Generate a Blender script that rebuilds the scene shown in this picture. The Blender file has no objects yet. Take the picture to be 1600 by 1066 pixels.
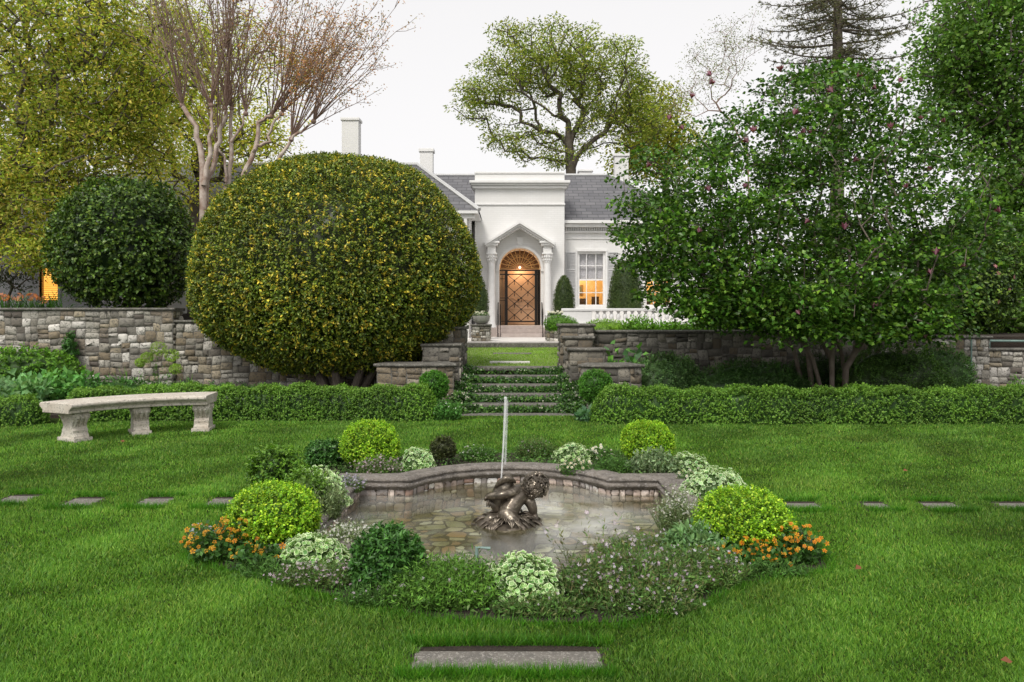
import bpy, math, random
import numpy as np
from mathutils import Vector
from mathutils.geometry import tessellate_polygon
R = math.radians
sc = bpy.context.scene
# ---------------------------------------------------------------- camera
cd = bpy.data.cameras.new("camera"); cam = bpy.data.objects.new("camera", cd)
sc.collection.objects.link(cam); sc.camera = cam
cam.location = (0, 0, 1.7); cam.rotation_euler = (R(90), 0, 0)
cd.lens = 27.0; cd.sensor_width = 36; cd.shift_y = -43 / 1600
cd.clip_start = 0.05; cd.clip_end = 2000
# ---------------------------------------------------------------- light
SUN_EL, SUN_AZ = R(52), R(205)          # soft light from behind the camera, slightly left
w = bpy.data.worlds.new("World"); sc.world = w; w.use_nodes = True
nt = w.node_tree; nt.nodes.clear()
out = nt.nodes.new('ShaderNodeOutputWorld'); bg = nt.nodes.new('ShaderNodeBackground')
sky = nt.nodes.new('ShaderNodeTexSky'); sky.sky_type = 'NISHITA'; sky.sun_disc = False
sky.sun_elevation = SUN_EL; sky.sun_rotation = SUN_AZ; sky.dust_density = 4; sky.air_density = 1.0; sky.ozone_density = 1.0
hs = nt.nodes.new('ShaderNodeHueSaturation'); hs.inputs['Saturation'].default_value = 0.10
mx = nt.nodes.new('ShaderNodeMix'); mx.data_type = 'RGBA'; mx.inputs[0].default_value = 0.55
mx.inputs[7].default_value = (9.6, 9.4, 9.4, 1)
nt.links.new(sky.outputs[0], hs.inputs['Color']); nt.links.new(hs.outputs[0], mx.inputs[6])
nt.links.new(mx.outputs[2], bg.inputs[0]); bg.inputs[1].default_value = 0.112
nt.links.new(bg.outputs[0], out.inputs[0])
sd = bpy.data.lights.new("sun", 'SUN'); sd.energy = 1.9; sd.angle = R(16); sd.color = (1, .955, .88)
so = bpy.data.objects.new("sun", sd); sc.collection.objects.link(so)
sdir = Vector((math.sin(SUN_AZ) * math.cos(SUN_EL), math.cos(SUN_AZ) * math.cos(SUN_EL), math.sin(SUN_EL)))
so.rotation_euler = sdir.to_track_quat('Z', 'Y').to_euler(); so.location = (0, 0, 30)
sc.view_settings.view_transform = 'Standard'; sc.view_settings.look = 'None'
sc.view_settings.exposure = 0.32; sc.view_settings.gamma = 1
# ---------------------------------------------------------------- helpers
rng = np.random.default_rng(7); rnd = random.Random(11)
F, EYE = 1200.0, 1.7
def gp(px, py, z=0.0):
    D = F * (EYE - z) / (py - 490.0); return ((px - 800) * D / F, D, z)
def ap(px, py, D): return ((px - 800) * D / F, D, EYE - (py - 490) * D / F)
def link(o): sc.collection.objects.link(o); return o
def props(o, label=None, cat=None, group=None, kind=None):
    if label: o['label'] = label
    if cat: o['category'] = cat
    if group: o['group'] = group
    if kind: o['kind'] = kind
    return o
def thing(name, label, cat, loc=(0, 0, 0), rz=0, group=None):
    o = link(bpy.data.objects.new(name, None)); o.empty_display_size = .1
    o.location = loc; o.rotation_euler = (0, 0, rz)
    return props(o, label, cat, group)
def npmesh(name, V, Fs, m, parent=None, cols=None, smooth=False):
    """V (n,3); Fs list of int arrays (f,k)"""
    me = bpy.data.meshes.new(name); V = np.asarray(V, np.float32)
    Fs = [np.asarray(f, np.int32) for f in Fs if len(f)]
    loops = np.concatenate([f.ravel() for f in Fs]); cnt = np.concatenate([np.full(len(f), f.shape[1], np.int32) for f in Fs])
    st = np.concatenate([[0], np.cumsum(cnt)[:-1]]).astype(np.int32)
    me.vertices.add(len(V)); me.vertices.foreach_set('co', V.ravel())
    me.loops.add(len(loops)); me.loops.foreach_set('vertex_index', loops)
    me.polygons.add(len(cnt)); me.polygons.foreach_set('loop_start', st)
    try: me.polygons.foreach_set('loop_total', cnt)
    except Exception: pass
    me.update(calc_edges=True)
    if cols is not None:
        a = me.color_attributes.new('Col', 'FLOAT_COLOR', 'POINT')
        c = np.ones((len(V), 4), np.float32); c[:, :3] = cols; a.data.foreach_set('color', c.ravel())
    if smooth: me.polygons.foreach_set('use_smooth', np.ones(len(cnt), bool))
    me.materials.append(m); me.update()
    o = link(bpy.data.objects.new(name, me))
    if parent: o.parent = parent
    return o
class MB:
    def __init__(s): s.v = []; s.f = []; s.c = []; s.cc = (1, 1, 1)
    def add(s, vs, fs):
        b = len(s.v); s.v += [tuple(v) for v in vs]; s.c += [s.cc] * len(vs); s.f += [tuple(i + b for i in f) for f in fs]; return s
    def box(s, x0, x1, y0, y1, z0, z1):
        return s.add([(x0,y0,z0),(x1,y0,z0),(x1,y1,z0),(x0,y1,z0),(x0,y0,z1),(x1,y0,z1),(x1,y1,z1),(x0,y1,z1)],
            [(0,3,2,1),(4,5,6,7),(0,1,5,4),(1,2,6,5),(2,3,7,6),(3,0,4,7)])
    def prism(s, poly, y0, y1):            # poly in (x,z), extruded along y
        n = len(poly); tr = tessellate_polygon([[Vector((p[0], p[1], 0)) for p in poly]])
        s.add([(x, y0, z) for x, z in poly] + [(x, y1, z) for x, z in poly],
            [tuple(t) for t in tr] + [tuple(i + n for i in t) for t in tr] + [(i, (i+1) % n, (i+1) % n + n, i + n) for i in range(n)]); return s
    def slab(s, poly, z0, z1):             # poly in (x,y)
        n = len(poly); tr = tessellate_polygon([[Vector((p[0], p[1], 0)) for p in poly]])
        s.add([(x, y, z0) for x, y in poly] + [(x, y, z1) for x, y in poly],
            [tuple(t) for t in tr] + [tuple(i + n for i in t) for t in tr] + [(i, (i+1) % n, (i+1) % n + n, i + n) for i in range(n)]); return s
    def plate(s, loops, y0, y1):           # outer + holes in (x,z), wall with openings
        flat = [p for l in loops for p in l]; n = len(flat)
        tr = tessellate_polygon([[Vector((p[0], p[1], 0)) for p in l] for l in loops])
        fs = [tuple(t) for t in tr] + [tuple(i + n for i in t) for t in tr]; b = 0
        for l in loops:
            k = len(l); fs += [(b+i, b+(i+1) % k, b+(i+1) % k+n, b+i+n) for i in range(k)]; b += k
        s.add([(x, y0, z) for x, z in flat] + [(x, y1, z) for x, z in flat], fs); return s
    def tube(s, pts, rad, seg=8, cap=True):
        P = [Vector(p) for p in pts]; n = len(P)
        if not hasattr(rad, '__len__'): rad = [rad] * n
        up = None; vs = []; fs = []
        for i, p in enumerate(P):
            t = (P[min(i+1, n-1)] - P[max(i-1, 0)]).normalized()
            if up is None: up = Vector((0, 0, 1)) if abs(t.z) < .9 else Vector((0, 1, 0))
            b = t.cross(up).normalized(); up = b.cross(t).normalized()
            for k in range(seg):
                a = 2 * math.pi * k / seg; vs.append(p + float(rad[i]) * (math.cos(a) * b + math.sin(a) * up))
        for i in range(n - 1):
            for k in range(seg):
                fs.append((i*seg+k, i*seg+(k+1) % seg, (i+1)*seg+(k+1) % seg, (i+1)*seg+k))
        if cap: fs += [tuple(range(seg))[::-1], tuple(range((n-1)*seg, n*seg))]
        return s.add(vs, fs)
    def lathe(s, prof, cx, cy, cz=0, seg=24):      # prof (r,z)
        vs = []; fs = []
        for r, z in prof:
            for k in range(seg):
                a = 2*math.pi*k/seg; vs.append((cx + r*math.cos(a), cy + r*math.sin(a), cz + z))
        for i in range(len(prof)-1):
            for k in range(seg): fs.append((i*seg+k, i*seg+(k+1) % seg, (i+1)*seg+(k+1) % seg, (i+1)*seg+k))
        fs += [tuple(range(seg))[::-1], tuple(range((len(prof)-1)*seg, len(prof)*seg))]
        return s.add(vs, fs)
    def ball(s, c, r, seg=14, ring=9, sc_=(1, 1, 1)):
        prof = [(math.sin(math.pi*i/ring), -math.cos(math.pi*i/ring)) for i in range(ring+1)]
        vs = []; fs = []
        for a_, z in prof:
            for k in range(seg):
                a = 2*math.pi*k/seg; vs.append((c[0]+r*sc_[0]*max(a_, .01)*math.cos(a), c[1]+r*sc_[1]*max(a_, .01)*math.sin(a), c[2]+r*sc_[2]*z))
        for i in range(ring):
            for k in range(seg): fs.append((i*seg+k, i*seg+(k+1) % seg, (i+1)*seg+(k+1) % seg, (i+1)*seg+k))
        fs += [tuple(range(seg))[::-1], tuple(range(ring*seg, (ring+1)*seg))]
        return s.add(vs, fs)
    def build(s, name, m, parent=None, smooth=False, bevel=0, seg=2):
        me = bpy.data.meshes.new(name); me.from_pydata(s.v, [], s.f); me.materials.append(m)
        a = me.color_attributes.new('Col', 'FLOAT_COLOR', 'POINT')
        c = np.ones((len(s.v), 4), np.float32); c[:, :3] = np.array(s.c); a.data.foreach_set('color', c.ravel())
        import bmesh
        b = bmesh.new(); b.from_mesh(me); bmesh.ops.recalc_face_normals(b, faces=b.faces); b.to_mesh(me); b.free()
        if smooth:
            me.polygons.foreach_set('use_smooth', np.ones(len(me.polygons), bool))
            try: me.set_sharp_from_angle(angle=R(40))
            except Exception: pass
        o = link(bpy.data.objects.new(name, me))
        if parent: o.parent = parent
        if bevel:
            md = o.modifiers.new('bevel', 'BEVEL'); md.width = bevel; md.segments = seg; md.limit_method = 'ANGLE'; md.angle_limit = R(35)
        return o
# ---------------------------------------------------------------- materials
def newmat(name):
    m = bpy.data.materials.new(name); m.use_nodes = True; t = m.node_tree
    for n in list(t.nodes): t.nodes.remove(n)
    o = t.nodes.new('ShaderNodeOutputMaterial'); p = t.nodes.new('ShaderNodeBsdfPrincipled')
    t.links.new(p.outputs[0], o.inputs[0]); return m, t, o, p
def nd(t, k, **kw):
    n = t.nodes.new(k)
    for a, b in kw.items(): setattr(n, a, b)
    return n
def mixc(t, fac, a, b, mode='MIX'):
    n = t.nodes.new('ShaderNodeMix'); n.data_type = 'RGBA'; n.blend_type = mode
    for s_, v in ((0, fac), (6, a), (7, b)):
        if hasattr(v, 'is_output'): t.links.new(v, n.inputs[s_])
        elif isinstance(v, (int, float)): n.inputs[s_].default_value = v
        else: n.inputs[s_].default_value = (*v, 1)
    return n.outputs[2]
def noise(t, scale, detail=5, rough=.6, co='Object', vec=None):
    n = nd(t, 'ShaderNodeTexNoise'); n.inputs['Scale'].default_value = scale; n.inputs['Detail'].default_value = detail
    n.inputs['Roughness'].default_value = rough
    if vec is None: tc = nd(t, 'ShaderNodeTexCoord'); vec = tc.outputs[co]
    t.links.new(vec, n.inputs['Vector']); return n.outputs['Fac']
def ramp(t, fac, lo, hi, smooth=False):
    n = nd(t, 'ShaderNodeMapRange'); n.inputs[1].default_value = lo; n.inputs[2].default_value = hi
    t.links.new(fac, n.inputs[0]); return n.outputs[0]
def bump(t, p, h, strength, dist=.01):
    b = nd(t, 'ShaderNodeBump'); b.inputs['Strength'].default_value = strength; b.inputs['Distance'].default_value = dist
    t.links.new(h, b.inputs['Height']); t.links.new(b.outputs[0], p.inputs['Normal'])
def mat(name, c1, c2=None, scale=5, rough=.7, bmp=0, bscale=40, metal=0, attr=False, spots=None, sscale=20, lo=.35, hi=.65, spec=.5, dist=.01):
    m, t, o, p = newmat(name)
    p.inputs['Roughness'].default_value = rough; p.inputs['Metallic'].default_value = metal
    p.inputs['Specular IOR Level'].default_value = spec
    base = c1
    if attr: a = nd(t, 'ShaderNodeAttribute', attribute_name='Col'); base = mixc(t, 1.0, a.outputs['Color'], c1, 'MULTIPLY')
    if c2 is not None: base = mixc(t, ramp(t, noise(t, scale), lo, hi), base, c2)
    if spots is not None: base = mixc(t, ramp(t, noise(t, sscale, 8, .7), .52, .62), base, spots)
    if hasattr(base, 'is_output'): t.links.new(base, p.inputs['Base Color'])
    else: p.inputs['Base Color'].default_value = (*base, 1)
    if bmp: bump(t, p, noise(t, bscale, 8, .65), bmp, dist)
    return m
def leafmat(name, tint=(1.7, 1.75, 1.4), rough=.45, tr=.33, spec=.35, vscale=1.5, vamt=.35):
    m, t, o, p = newmat(name)
    a = nd(t, 'ShaderNodeAttribute', attribute_name='Col')
    c = mixc(t, 1.0, a.outputs['Color'], tint, 'MULTIPLY')
    n = noise(t, vscale, 3)
    dk = mixc(t, 1.0, c, (1 - vamt, 1 - vamt, 1 - vamt * .8), 'MULTIPLY')
    c = mixc(t, ramp(t, n, .35, .65), dk, c)
    t.links.new(c, p.inputs['Base Color']); p.inputs['Roughness'].default_value = rough; p.inputs['Specular IOR Level'].default_value = spec
    tl = nd(t, 'ShaderNodeBsdfTranslucent'); c2 = mixc(t, 1.0, c, (1.3, 1.35, .7), 'MULTIPLY'); t.links.new(c2, tl.inputs[0])
    ms = nd(t, 'ShaderNodeMixShader'); ms.inputs[0].default_value = tr
    t.links.new(p.outputs[0], ms.inputs[1]); t.links.new(tl.outputs[0], ms.inputs[2]); t.links.new(ms.outputs[0], o.inputs[0])
    return m
M = {}
M['leaf'] = leafmat('leaf'); M['sun'] = leafmat('pale_leaf', (1.75, 1.75, 1.25), tr=.5, rough=.6, spec=.2); M['gloss'] = leafmat('glossy_leaf', (1.55, 1.6, 1.2), rough=.36, tr=.20, spec=.28); M['petal'] = leafmat('petal', (1, 1, 1), rough=.6, tr=.3, vamt=.1)
M['matt'] = leafmat('soft_leaf', rough=.65, tr=.25, spec=.25)
M['grass'] = leafmat('grass_blade', (1.50, 1.80, 1.25), rough=.5, tr=.35, spec=.3, vscale=.55, vamt=.4)
M['bark'] = mat('bark', (.075, .06, .045), (.13, .11, .085), 6, .85, .6, 30)
M['pale_bark'] = mat('pale_bark', (.50, .43, .37), (.22, .13, .09), 4, .6, .3, 20)
M['twig'] = mat('reddish_twig', (.20, .12, .09), (.30, .21, .17), 3, .7)
M['grey_bark'] = mat('grey_bark', (.10, .078, .058), (.17, .14, .11), 7, .8, .5, 40)
M['soil'] = mat('soil', (.022, .015, .011), (.042, .029, .020), 12, .95, 1.0, 50, spots=(.06, .042, .028), sscale=60, dist=.03)
M['stone'] = mat('rubble_stone', (1, .98, .91), None, rough=.9, bmp=.8, bscale=22, attr=True, spots=(.09, .085, .075), sscale=26, dist=.02)
M['mortar'] = mat('mortar', (.17, .16, .14), (.09, .085, .075), 10, .95, .6, 40)
M['cope'] = mat('coping_stone', (.15, .14, .12), (.07, .066, .056), 5, .9, .8, 30, spots=(.25, .24, .21), sscale=25)
M['bench'] = mat('weathered_bench_stone', (.60, .56, .49), (.47, .41, .34), 4, .85, .8, 35, spots=(.25, .23, .20), sscale=34)
M['slab'] = mat('paving_slab', (.16, .145, .125), (.10, .093, .082), 9, .9, .6, 60, spots=(.30, .28, .25), sscale=70)
M['rim'] = mat('lichen_rim_stone', (.21, .185, .16), (.10, .088, .075), 9, .9, 1.0, 45, spots=(.27, .25, .235), sscale=45, dist=.015)
M['tile'] = mat('marble_piece', (1, 1, 1), None, rough=.35, bmp=.2, bscale=20, attr=True, spots=(.20, .15, .12), sscale=18)
M['bottom'] = mat('pool_bottom_stone', (1, 1, 1), None, rough=.6, bmp=.2, bscale=20, attr=True, spots=(.10, .09, .05), sscale=7)
M['grout'] = mat('grout', (.16, .13, .10), (.09, .075, .055), 20, .9)
M['mud'] = mat('pool_grout', (.075, .06, .035), (.05, .045, .025), 20, .9)
M['white'] = mat('white_render', (.80, .79, .775), (.68, .67, .65), 2.5, .75, .25, 60, spots=None)
M['paint'] = mat('white_paint', (.77, .76, .75), (.71, .705, .69), 6, .55)
M['patio'] = mat('pale_paving', (.70, .67, .64), (.60, .57, .54), 5, .8, .3, 30)
M['step_stone'] = mat('pinkish_step_stone', (.46, .39, .36), (.38, .32, .29), 8, .8, .3, 40)
M['shutter'] = mat('pale_grey_paint', (.52, .52, .52), (.48, .48, .48), 4, .6)
M['iron'] = mat('black_iron', (.014, .011, .009), None, rough=.45, metal=.4)
M['brass'] = mat('gilded_iron', (.62, .38, .14), (.40, .22, .07), 20, .45, metal=.4)
M['door'] = mat('peach_timber', (.66, .43, .27), (.58, .37, .22), 3, .5)
M['bronze'] = mat('bronze', (.135, .11, .085), (.075, .064, .05), 7, .30, .15, 50, metal=.6, spots=(.27, .23, .18), sscale=12)
M['leadpipe'] = mat('verdigris_pipe', (.20, .30, .27), (.13, .2, .18), 12, .6)
M['bowl'] = mat('grey_cement', (.40, .39, .37), (.33, .32, .30), 8, .85, .4, 40)
M['greywall'] = mat('grey_render', (.33, .33, .35), (.28, .28, .30), 4, .85)
M['pot'] = mat('terracotta', (.38, .18, .11), (.30, .15, .1), 10, .85)
def slate():
    m, t, o, p = newmat('slate_roof')
    tc = nd(t, 'ShaderNodeTexCoord'); s = nd(t, 'ShaderNodeSeparateXYZ'); t.links.new(tc.outputs['Object'], s.inputs[0])
    ad = nd(t, 'ShaderNodeMath', operation='ADD'); t.links.new(s.outputs[0], ad.inputs[0]); t.links.new(s.outputs[1], ad.inputs[1])
    c = nd(t, 'ShaderNodeCombineXYZ'); t.links.new(s.outputs[0], c.inputs[0]); t.links.new(s.outputs[2], c.inputs[1])
    b = nd(t, 'ShaderNodeTexBrick'); t.links.new(c.outputs[0], b.inputs['Vector']); b.inputs['Scale'].default_value = 1
    b.inputs['Brick Width'].default_value = .42; b.inputs['Row Height'].default_value = .155; b.inputs['Mortar Size'].default_value = .014
    b.inputs['Color1'].default_value = (.085, .086, .096, 1); b.inputs['Color2'].default_value = (.15, .148, .158, 1); b.inputs['Mortar'].default_value = (.03, .03, .034, 1)
    t.links.new(mixc(t, ramp(t, noise(t, 3), .3, .7), b.outputs['Color'], (.15, .14, .135)), p.inputs['Base Color'])
    t.links.new(mixc(t, .22, b.outputs['Color'], mixc(t, ramp(t, noise(t, 3), .3, .7), (.11, .11, .12), (.18, .17, .17))), p.inputs['Base Color'])
    p.inputs['Roughness'].default_value = .6; bump(t, p, b.outputs['Fac'], -.6, .02); return m
M['slate'] = slate()
def brickwhite():
    m, t, o, p = newmat('painted_brick')
    tc = nd(t, 'ShaderNodeTexCoord'); s = nd(t, 'ShaderNodeSeparateXYZ'); t.links.new(tc.outputs['Object'], s.inputs[0])
    c = nd(t, 'ShaderNodeCombineXYZ'); t.links.new(s.outputs[0], c.inputs[0]); t.links.new(s.outputs[2], c.inputs[1])
    b = nd(t, 'ShaderNodeTexBrick'); t.links.new(c.outputs[0], b.inputs['Vector']); b.inputs['Scale'].default_value = 1
    b.inputs['Brick Width'].default_value = .23; b.inputs['Row Height'].default_value = .076; b.inputs['Mortar Size'].default_value = .006
    for k, v in (('Color1', .75), ('Color2', .715), ('Mortar', .65)): b.inputs[k].default_value = (v, v * .99, v * .975, 1)
    t.links.new(mixc(t, ramp(t, noise(t, 1.2), .35, .7), b.outputs['Color'], (.68, .67, .65)), p.inputs['Base Color'])
    p.inputs['Roughness'].default_value = .7; bump(t, p, b.outputs['Fac'], -.5, .006); return m
M['brick'] = brickwhite()
def emis(name, col, st, c2=None, scale=3):
    m, t, o, p = newmat(name); e = nd(t, 'ShaderNodeEmission'); e.inputs[1].default_value = st
    if c2: t.links.new(mixc(t, ramp(t, noise(t, scale), .3, .7), col, c2), e.inputs[0])
    else: e.inputs[0].default_value = (*col, 1)
    t.links.new(e.outputs[0], o.inputs[0]); return m
def f_mix(t):
    return ramp(t, noise(t, 1.3, 3), .40, .60)
def water():
    m, t, o, p = newmat('pool_water'); t.nodes.remove(p)
    tr = nd(t, 'ShaderNodeBsdfTransparent'); tr.inputs[0].default_value = (.90, .90, .80, 1)
    gl = nd(t, 'ShaderNodeBsdfGlossy'); gl.inputs[0].default_value = (1, 1, 1, 1); gl.inputs['Roughness'].default_value = .15
    fr = nd(t, 'ShaderNodeFresnel'); fr.inputs[0].default_value = 1.45
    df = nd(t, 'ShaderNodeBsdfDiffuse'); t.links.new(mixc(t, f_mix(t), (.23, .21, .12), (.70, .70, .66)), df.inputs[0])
    b = nd(t, 'ShaderNodeBump'); b.inputs['Strength'].default_value = .16; b.inputs['Distance'].default_value = .02
    t.links.new(noise(t, 5, 2), b.inputs['Height'])
    t.links.new(b.outputs[0], gl.inputs['Normal']); t.links.new(b.outputs[0], fr.inputs['Normal'])
    # aerated water where the jet falls; pale patch also paints in sky reflection
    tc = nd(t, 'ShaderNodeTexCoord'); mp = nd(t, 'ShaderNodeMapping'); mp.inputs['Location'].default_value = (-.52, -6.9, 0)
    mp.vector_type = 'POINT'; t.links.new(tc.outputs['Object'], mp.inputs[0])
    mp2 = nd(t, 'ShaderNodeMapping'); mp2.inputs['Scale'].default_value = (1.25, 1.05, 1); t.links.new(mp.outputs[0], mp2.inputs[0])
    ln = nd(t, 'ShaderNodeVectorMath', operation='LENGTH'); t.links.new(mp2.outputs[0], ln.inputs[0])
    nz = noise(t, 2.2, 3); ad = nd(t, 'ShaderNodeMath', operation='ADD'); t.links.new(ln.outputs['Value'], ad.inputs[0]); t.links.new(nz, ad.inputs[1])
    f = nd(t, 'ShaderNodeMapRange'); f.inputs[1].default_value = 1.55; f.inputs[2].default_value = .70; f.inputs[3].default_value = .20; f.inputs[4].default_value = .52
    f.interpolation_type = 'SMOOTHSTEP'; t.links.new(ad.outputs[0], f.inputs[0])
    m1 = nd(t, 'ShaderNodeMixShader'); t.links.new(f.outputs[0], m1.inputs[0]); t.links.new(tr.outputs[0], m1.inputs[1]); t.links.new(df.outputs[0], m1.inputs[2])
    m2 = nd(t, 'ShaderNodeMixShader'); t.links.new(fr.outputs[0], m2.inputs[0]); t.links.new(m1.outputs[0], m2.inputs[1]); t.links.new(gl.outputs[0], m2.inputs[2])
    t.links.new(m2.outputs[0], o.inputs[0]); return m
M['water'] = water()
def foam():
    m, t, o, p = newmat('falling_water'); t.nodes.remove(p)
    tr = nd(t, 'ShaderNodeBsdfTransparent'); df = nd(t, 'ShaderNodeBsdfPrincipled'); df.inputs['Base Color'].default_value = (.95, .96, .97, 1); df.inputs['Roughness'].default_value = .3
    ms = nd(t, 'ShaderNodeMixShader'); ms.inputs[0].default_value = .36
    t.links.new(tr.outputs[0], ms.inputs[1]); t.links.new(df.outputs[0], ms.inputs[2]); t.links.new(ms.outputs[0], o.inputs[0]); return m
M['foam'] = foam()
def mist():
    m, t, o, p = newmat('spray'); t.nodes.remove(p)
    tr = nd(t, 'ShaderNodeBsdfTransparent'); df = nd(t, 'ShaderNodeBsdfDiffuse'); df.inputs[0].default_value = (.95, .96, .97, 1)
    ms = nd(t, 'ShaderNodeMixShader'); ms.inputs[0].default_value = .16
    t.links.new(tr.outputs[0], ms.inputs[1]); t.links.new(df.outputs[0], ms.inputs[2]); t.links.new(ms.outputs[0], o.inputs[0]); return m
M['mist'] = mist()
def lawnmat():
    m, t, o, p = newmat('lawn_turf')
    a = noise(t, .5, 4, .6); b = noise(t, 9, 6, .7); c = noise(t, 160, 4, .8)
    base = mixc(t, ramp(t, a, .35, .65), (.045, .080, .010), (.065, .105, .013))
    base = mixc(t, ramp(t, b, .4, .7), base, (.07, .12, .02)); base = mixc(t, ramp(t, c, .35, .7), (.02, .04, .008), base)
    t.links.new(base, p.inputs['Base Color']); p.inputs['Roughness'].default_value = .9; p.inputs['Specular IOR Level'].default_value = .1
    bump(t, p, c, .9, .03); return m
M['lawn'] = lawnmat(); M['lawn2'] = mat('short_lawn', (.13, .21, .03), (.17, .25, .04), 3, .9, .5, 120, spots=(.10, .17, .025), sscale=60)
# ---------------------------------------------------------------- leaf instancing
def unit(a): return a / np.maximum(np.linalg.norm(a, axis=-1, keepdims=True), 1e-9)
LEAF = (np.array([(0,0,0),(1,0,-.10),(.45,.27,.09),(.45,-.27,.09)], float), [(0,3,1),(0,1,2)], np.zeros(4))
NARROW = (np.array([(0,0,0),(1,0,-.06),(.4,.11,.03),(.4,-.11,.03)], float), [(0,3,1),(0,1,2)], np.zeros(4))
def _disc(k, r1, cup, w):
    v = [(0.5, 0, -cup)]; ww = [0]
    for rr, z, q in ((r1, 0, 0), (.5, cup*.6, w)):
        for i in range(k):
            a = 2*math.pi*(i + .5)/k; r2 = rr*(1.0 if i % 2 else .84); v.append((.5 + r2*math.cos(a)*1.0, r2*math.sin(a), z + (.06 if i % 2 else -.05))); ww.append(q)
    f = [(0, 1+i, 1+(i+1) % k) for i in range(k)]
    for i in range(k): f += [(1+i, 1+k+i, 1+k+(i+1) % k), (1+i, 1+k+(i+1) % k, 1+(i+1) % k)]
    return np.array(v, float), f, np.array(ww, float)
ROUND = _disc(8, .385, .12, 1.0)
def _flower(p=5):
    v = [(0, 0, 0)]; ww = [1.0]; f = []
    for i in range(p):
        a = 2*math.pi*i/p; d = .42
        v += [(.16*math.cos(a-d), .16*math.sin(a-d), .0), (.5*math.cos(a-d*.8), .5*math.sin(a-d*.8), .06), (.5*math.cos(a+d*.8), .5*math.sin(a+d*.8), .06), (.16*math.cos(a+d), .16*math.sin(a+d), .0)]
        ww += [.6, 0, 0, .6]; b = 1+4*i; f += [(0, b, b+3), (b, b+1, b+2), (b, b+2, b+3)]
    return np.array(v, float), f, np.array(ww, float)
FLOWER = _flower(5)
BLADE = (np.array([(0,.5,0),(0,-.5,0),(.55,.4,.02),(.55,-.4,.02),(1,0,-.12)], float), [(0,1,3),(0,3,2),(2,3,4)], np.zeros(5))
def frames(n, d=None):
    n = unit(n)
    if d is None: d = rng.normal(size=n.shape)
    t = unit(d - (d * n).sum(1, keepdims=True) * n); return t, np.cross(n, t), n
def inst(tpl, pos, nrm, size, col, col2=None, d=None, wid=1.0):
    T, Fc, W = tpl; t, b, n = frames(nrm, d); k = len(T); N = len(pos)
    size = np.broadcast_to(np.asarray(size, float), (N,)); wid = np.broadcast_to(np.asarray(wid, float), (N,))
    V = pos[:, None, :] + size[:, None, None] * (T[None, :, 0:1] * t[:, None] + T[None, :, 1:2] * wid[:, None, None] * b[:, None] + T[None, :, 2:3] * n[:, None])
    f = np.array(Fc)[None] + (np.arange(N) * k)[:, None, None]
    C = np.repeat(np.asarray(col, float)[:, None, :], k, 1)
    if col2 is not None: C = C * (1 - W[None, :, None]) + np.asarray(col2, float)[None, None, :] * W[None, :, None]
    return V.reshape(-1, 3), f.reshape(-1, 3), C.reshape(-1, 3)
def cat_(parts):
    V = []; Fq = []; C = []; b = 0
    for v, f, c in parts: V.append(v); Fq.append(f + b); C.append(c); b += len(v)
    return np.concatenate(V), np.concatenate(Fq), np.concatenate(C)
def pal(n, cols, jit=.18):
    cols = np.array(cols, float); i = rng.integers(0, len(cols), n)
    return np.clip(cols[i] * (1 + rng.normal(0, jit, (n, 1))) * (1 + rng.normal(0, jit*.3, (n, 3))), .004, .9)
def leafobj(name, parts, m, parent): V, f, C = cat_(parts); return npmesh(name, V, [f], m, parent, C)
_ph = rng.uniform(0, 6.28, 24); _fd = unit(rng.normal(size=(24, 3)))
def lump(P, freq, k0=0):
    s = 0
    for i in range(8): s = s + np.sin(P @ (_fd[(i+k0) % 24] * freq * (1 + .25*i)) + _ph[(i+k0) % 24]) / (1 + .25*i)
    return s / 3.0
def cones(P0, P1, R0, R1, seg=6):
    d = unit(P1 - P0); ref = np.where(np.abs(d[:, 2:3]) < .9, [[0, 0, 1.0]], [[0, 1.0, 0]]); b = unit(np.cross(d, ref)); c = np.cross(b, d)
    a = np.arange(seg) * 2*math.pi/seg; ring = np.cos(a)[None, :, None]*b[:, None] + np.sin(a)[None, :, None]*c[:, None]
    V = np.concatenate([P0[:, None] - d[:, None]*R0[:, None, None]*.3 + ring*R0[:, None, None], P1[:, None] + ring*R1[:, None, None]], 1)
    i = np.arange(seg); j = (i+1) % seg; q = np.stack([i, j, j+seg, i+seg], 1)
    f = q[None] + (np.arange(len(P0))*2*seg)[:, None, None]; return V.reshape(-1, 3), f.reshape(-1, 4)
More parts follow.
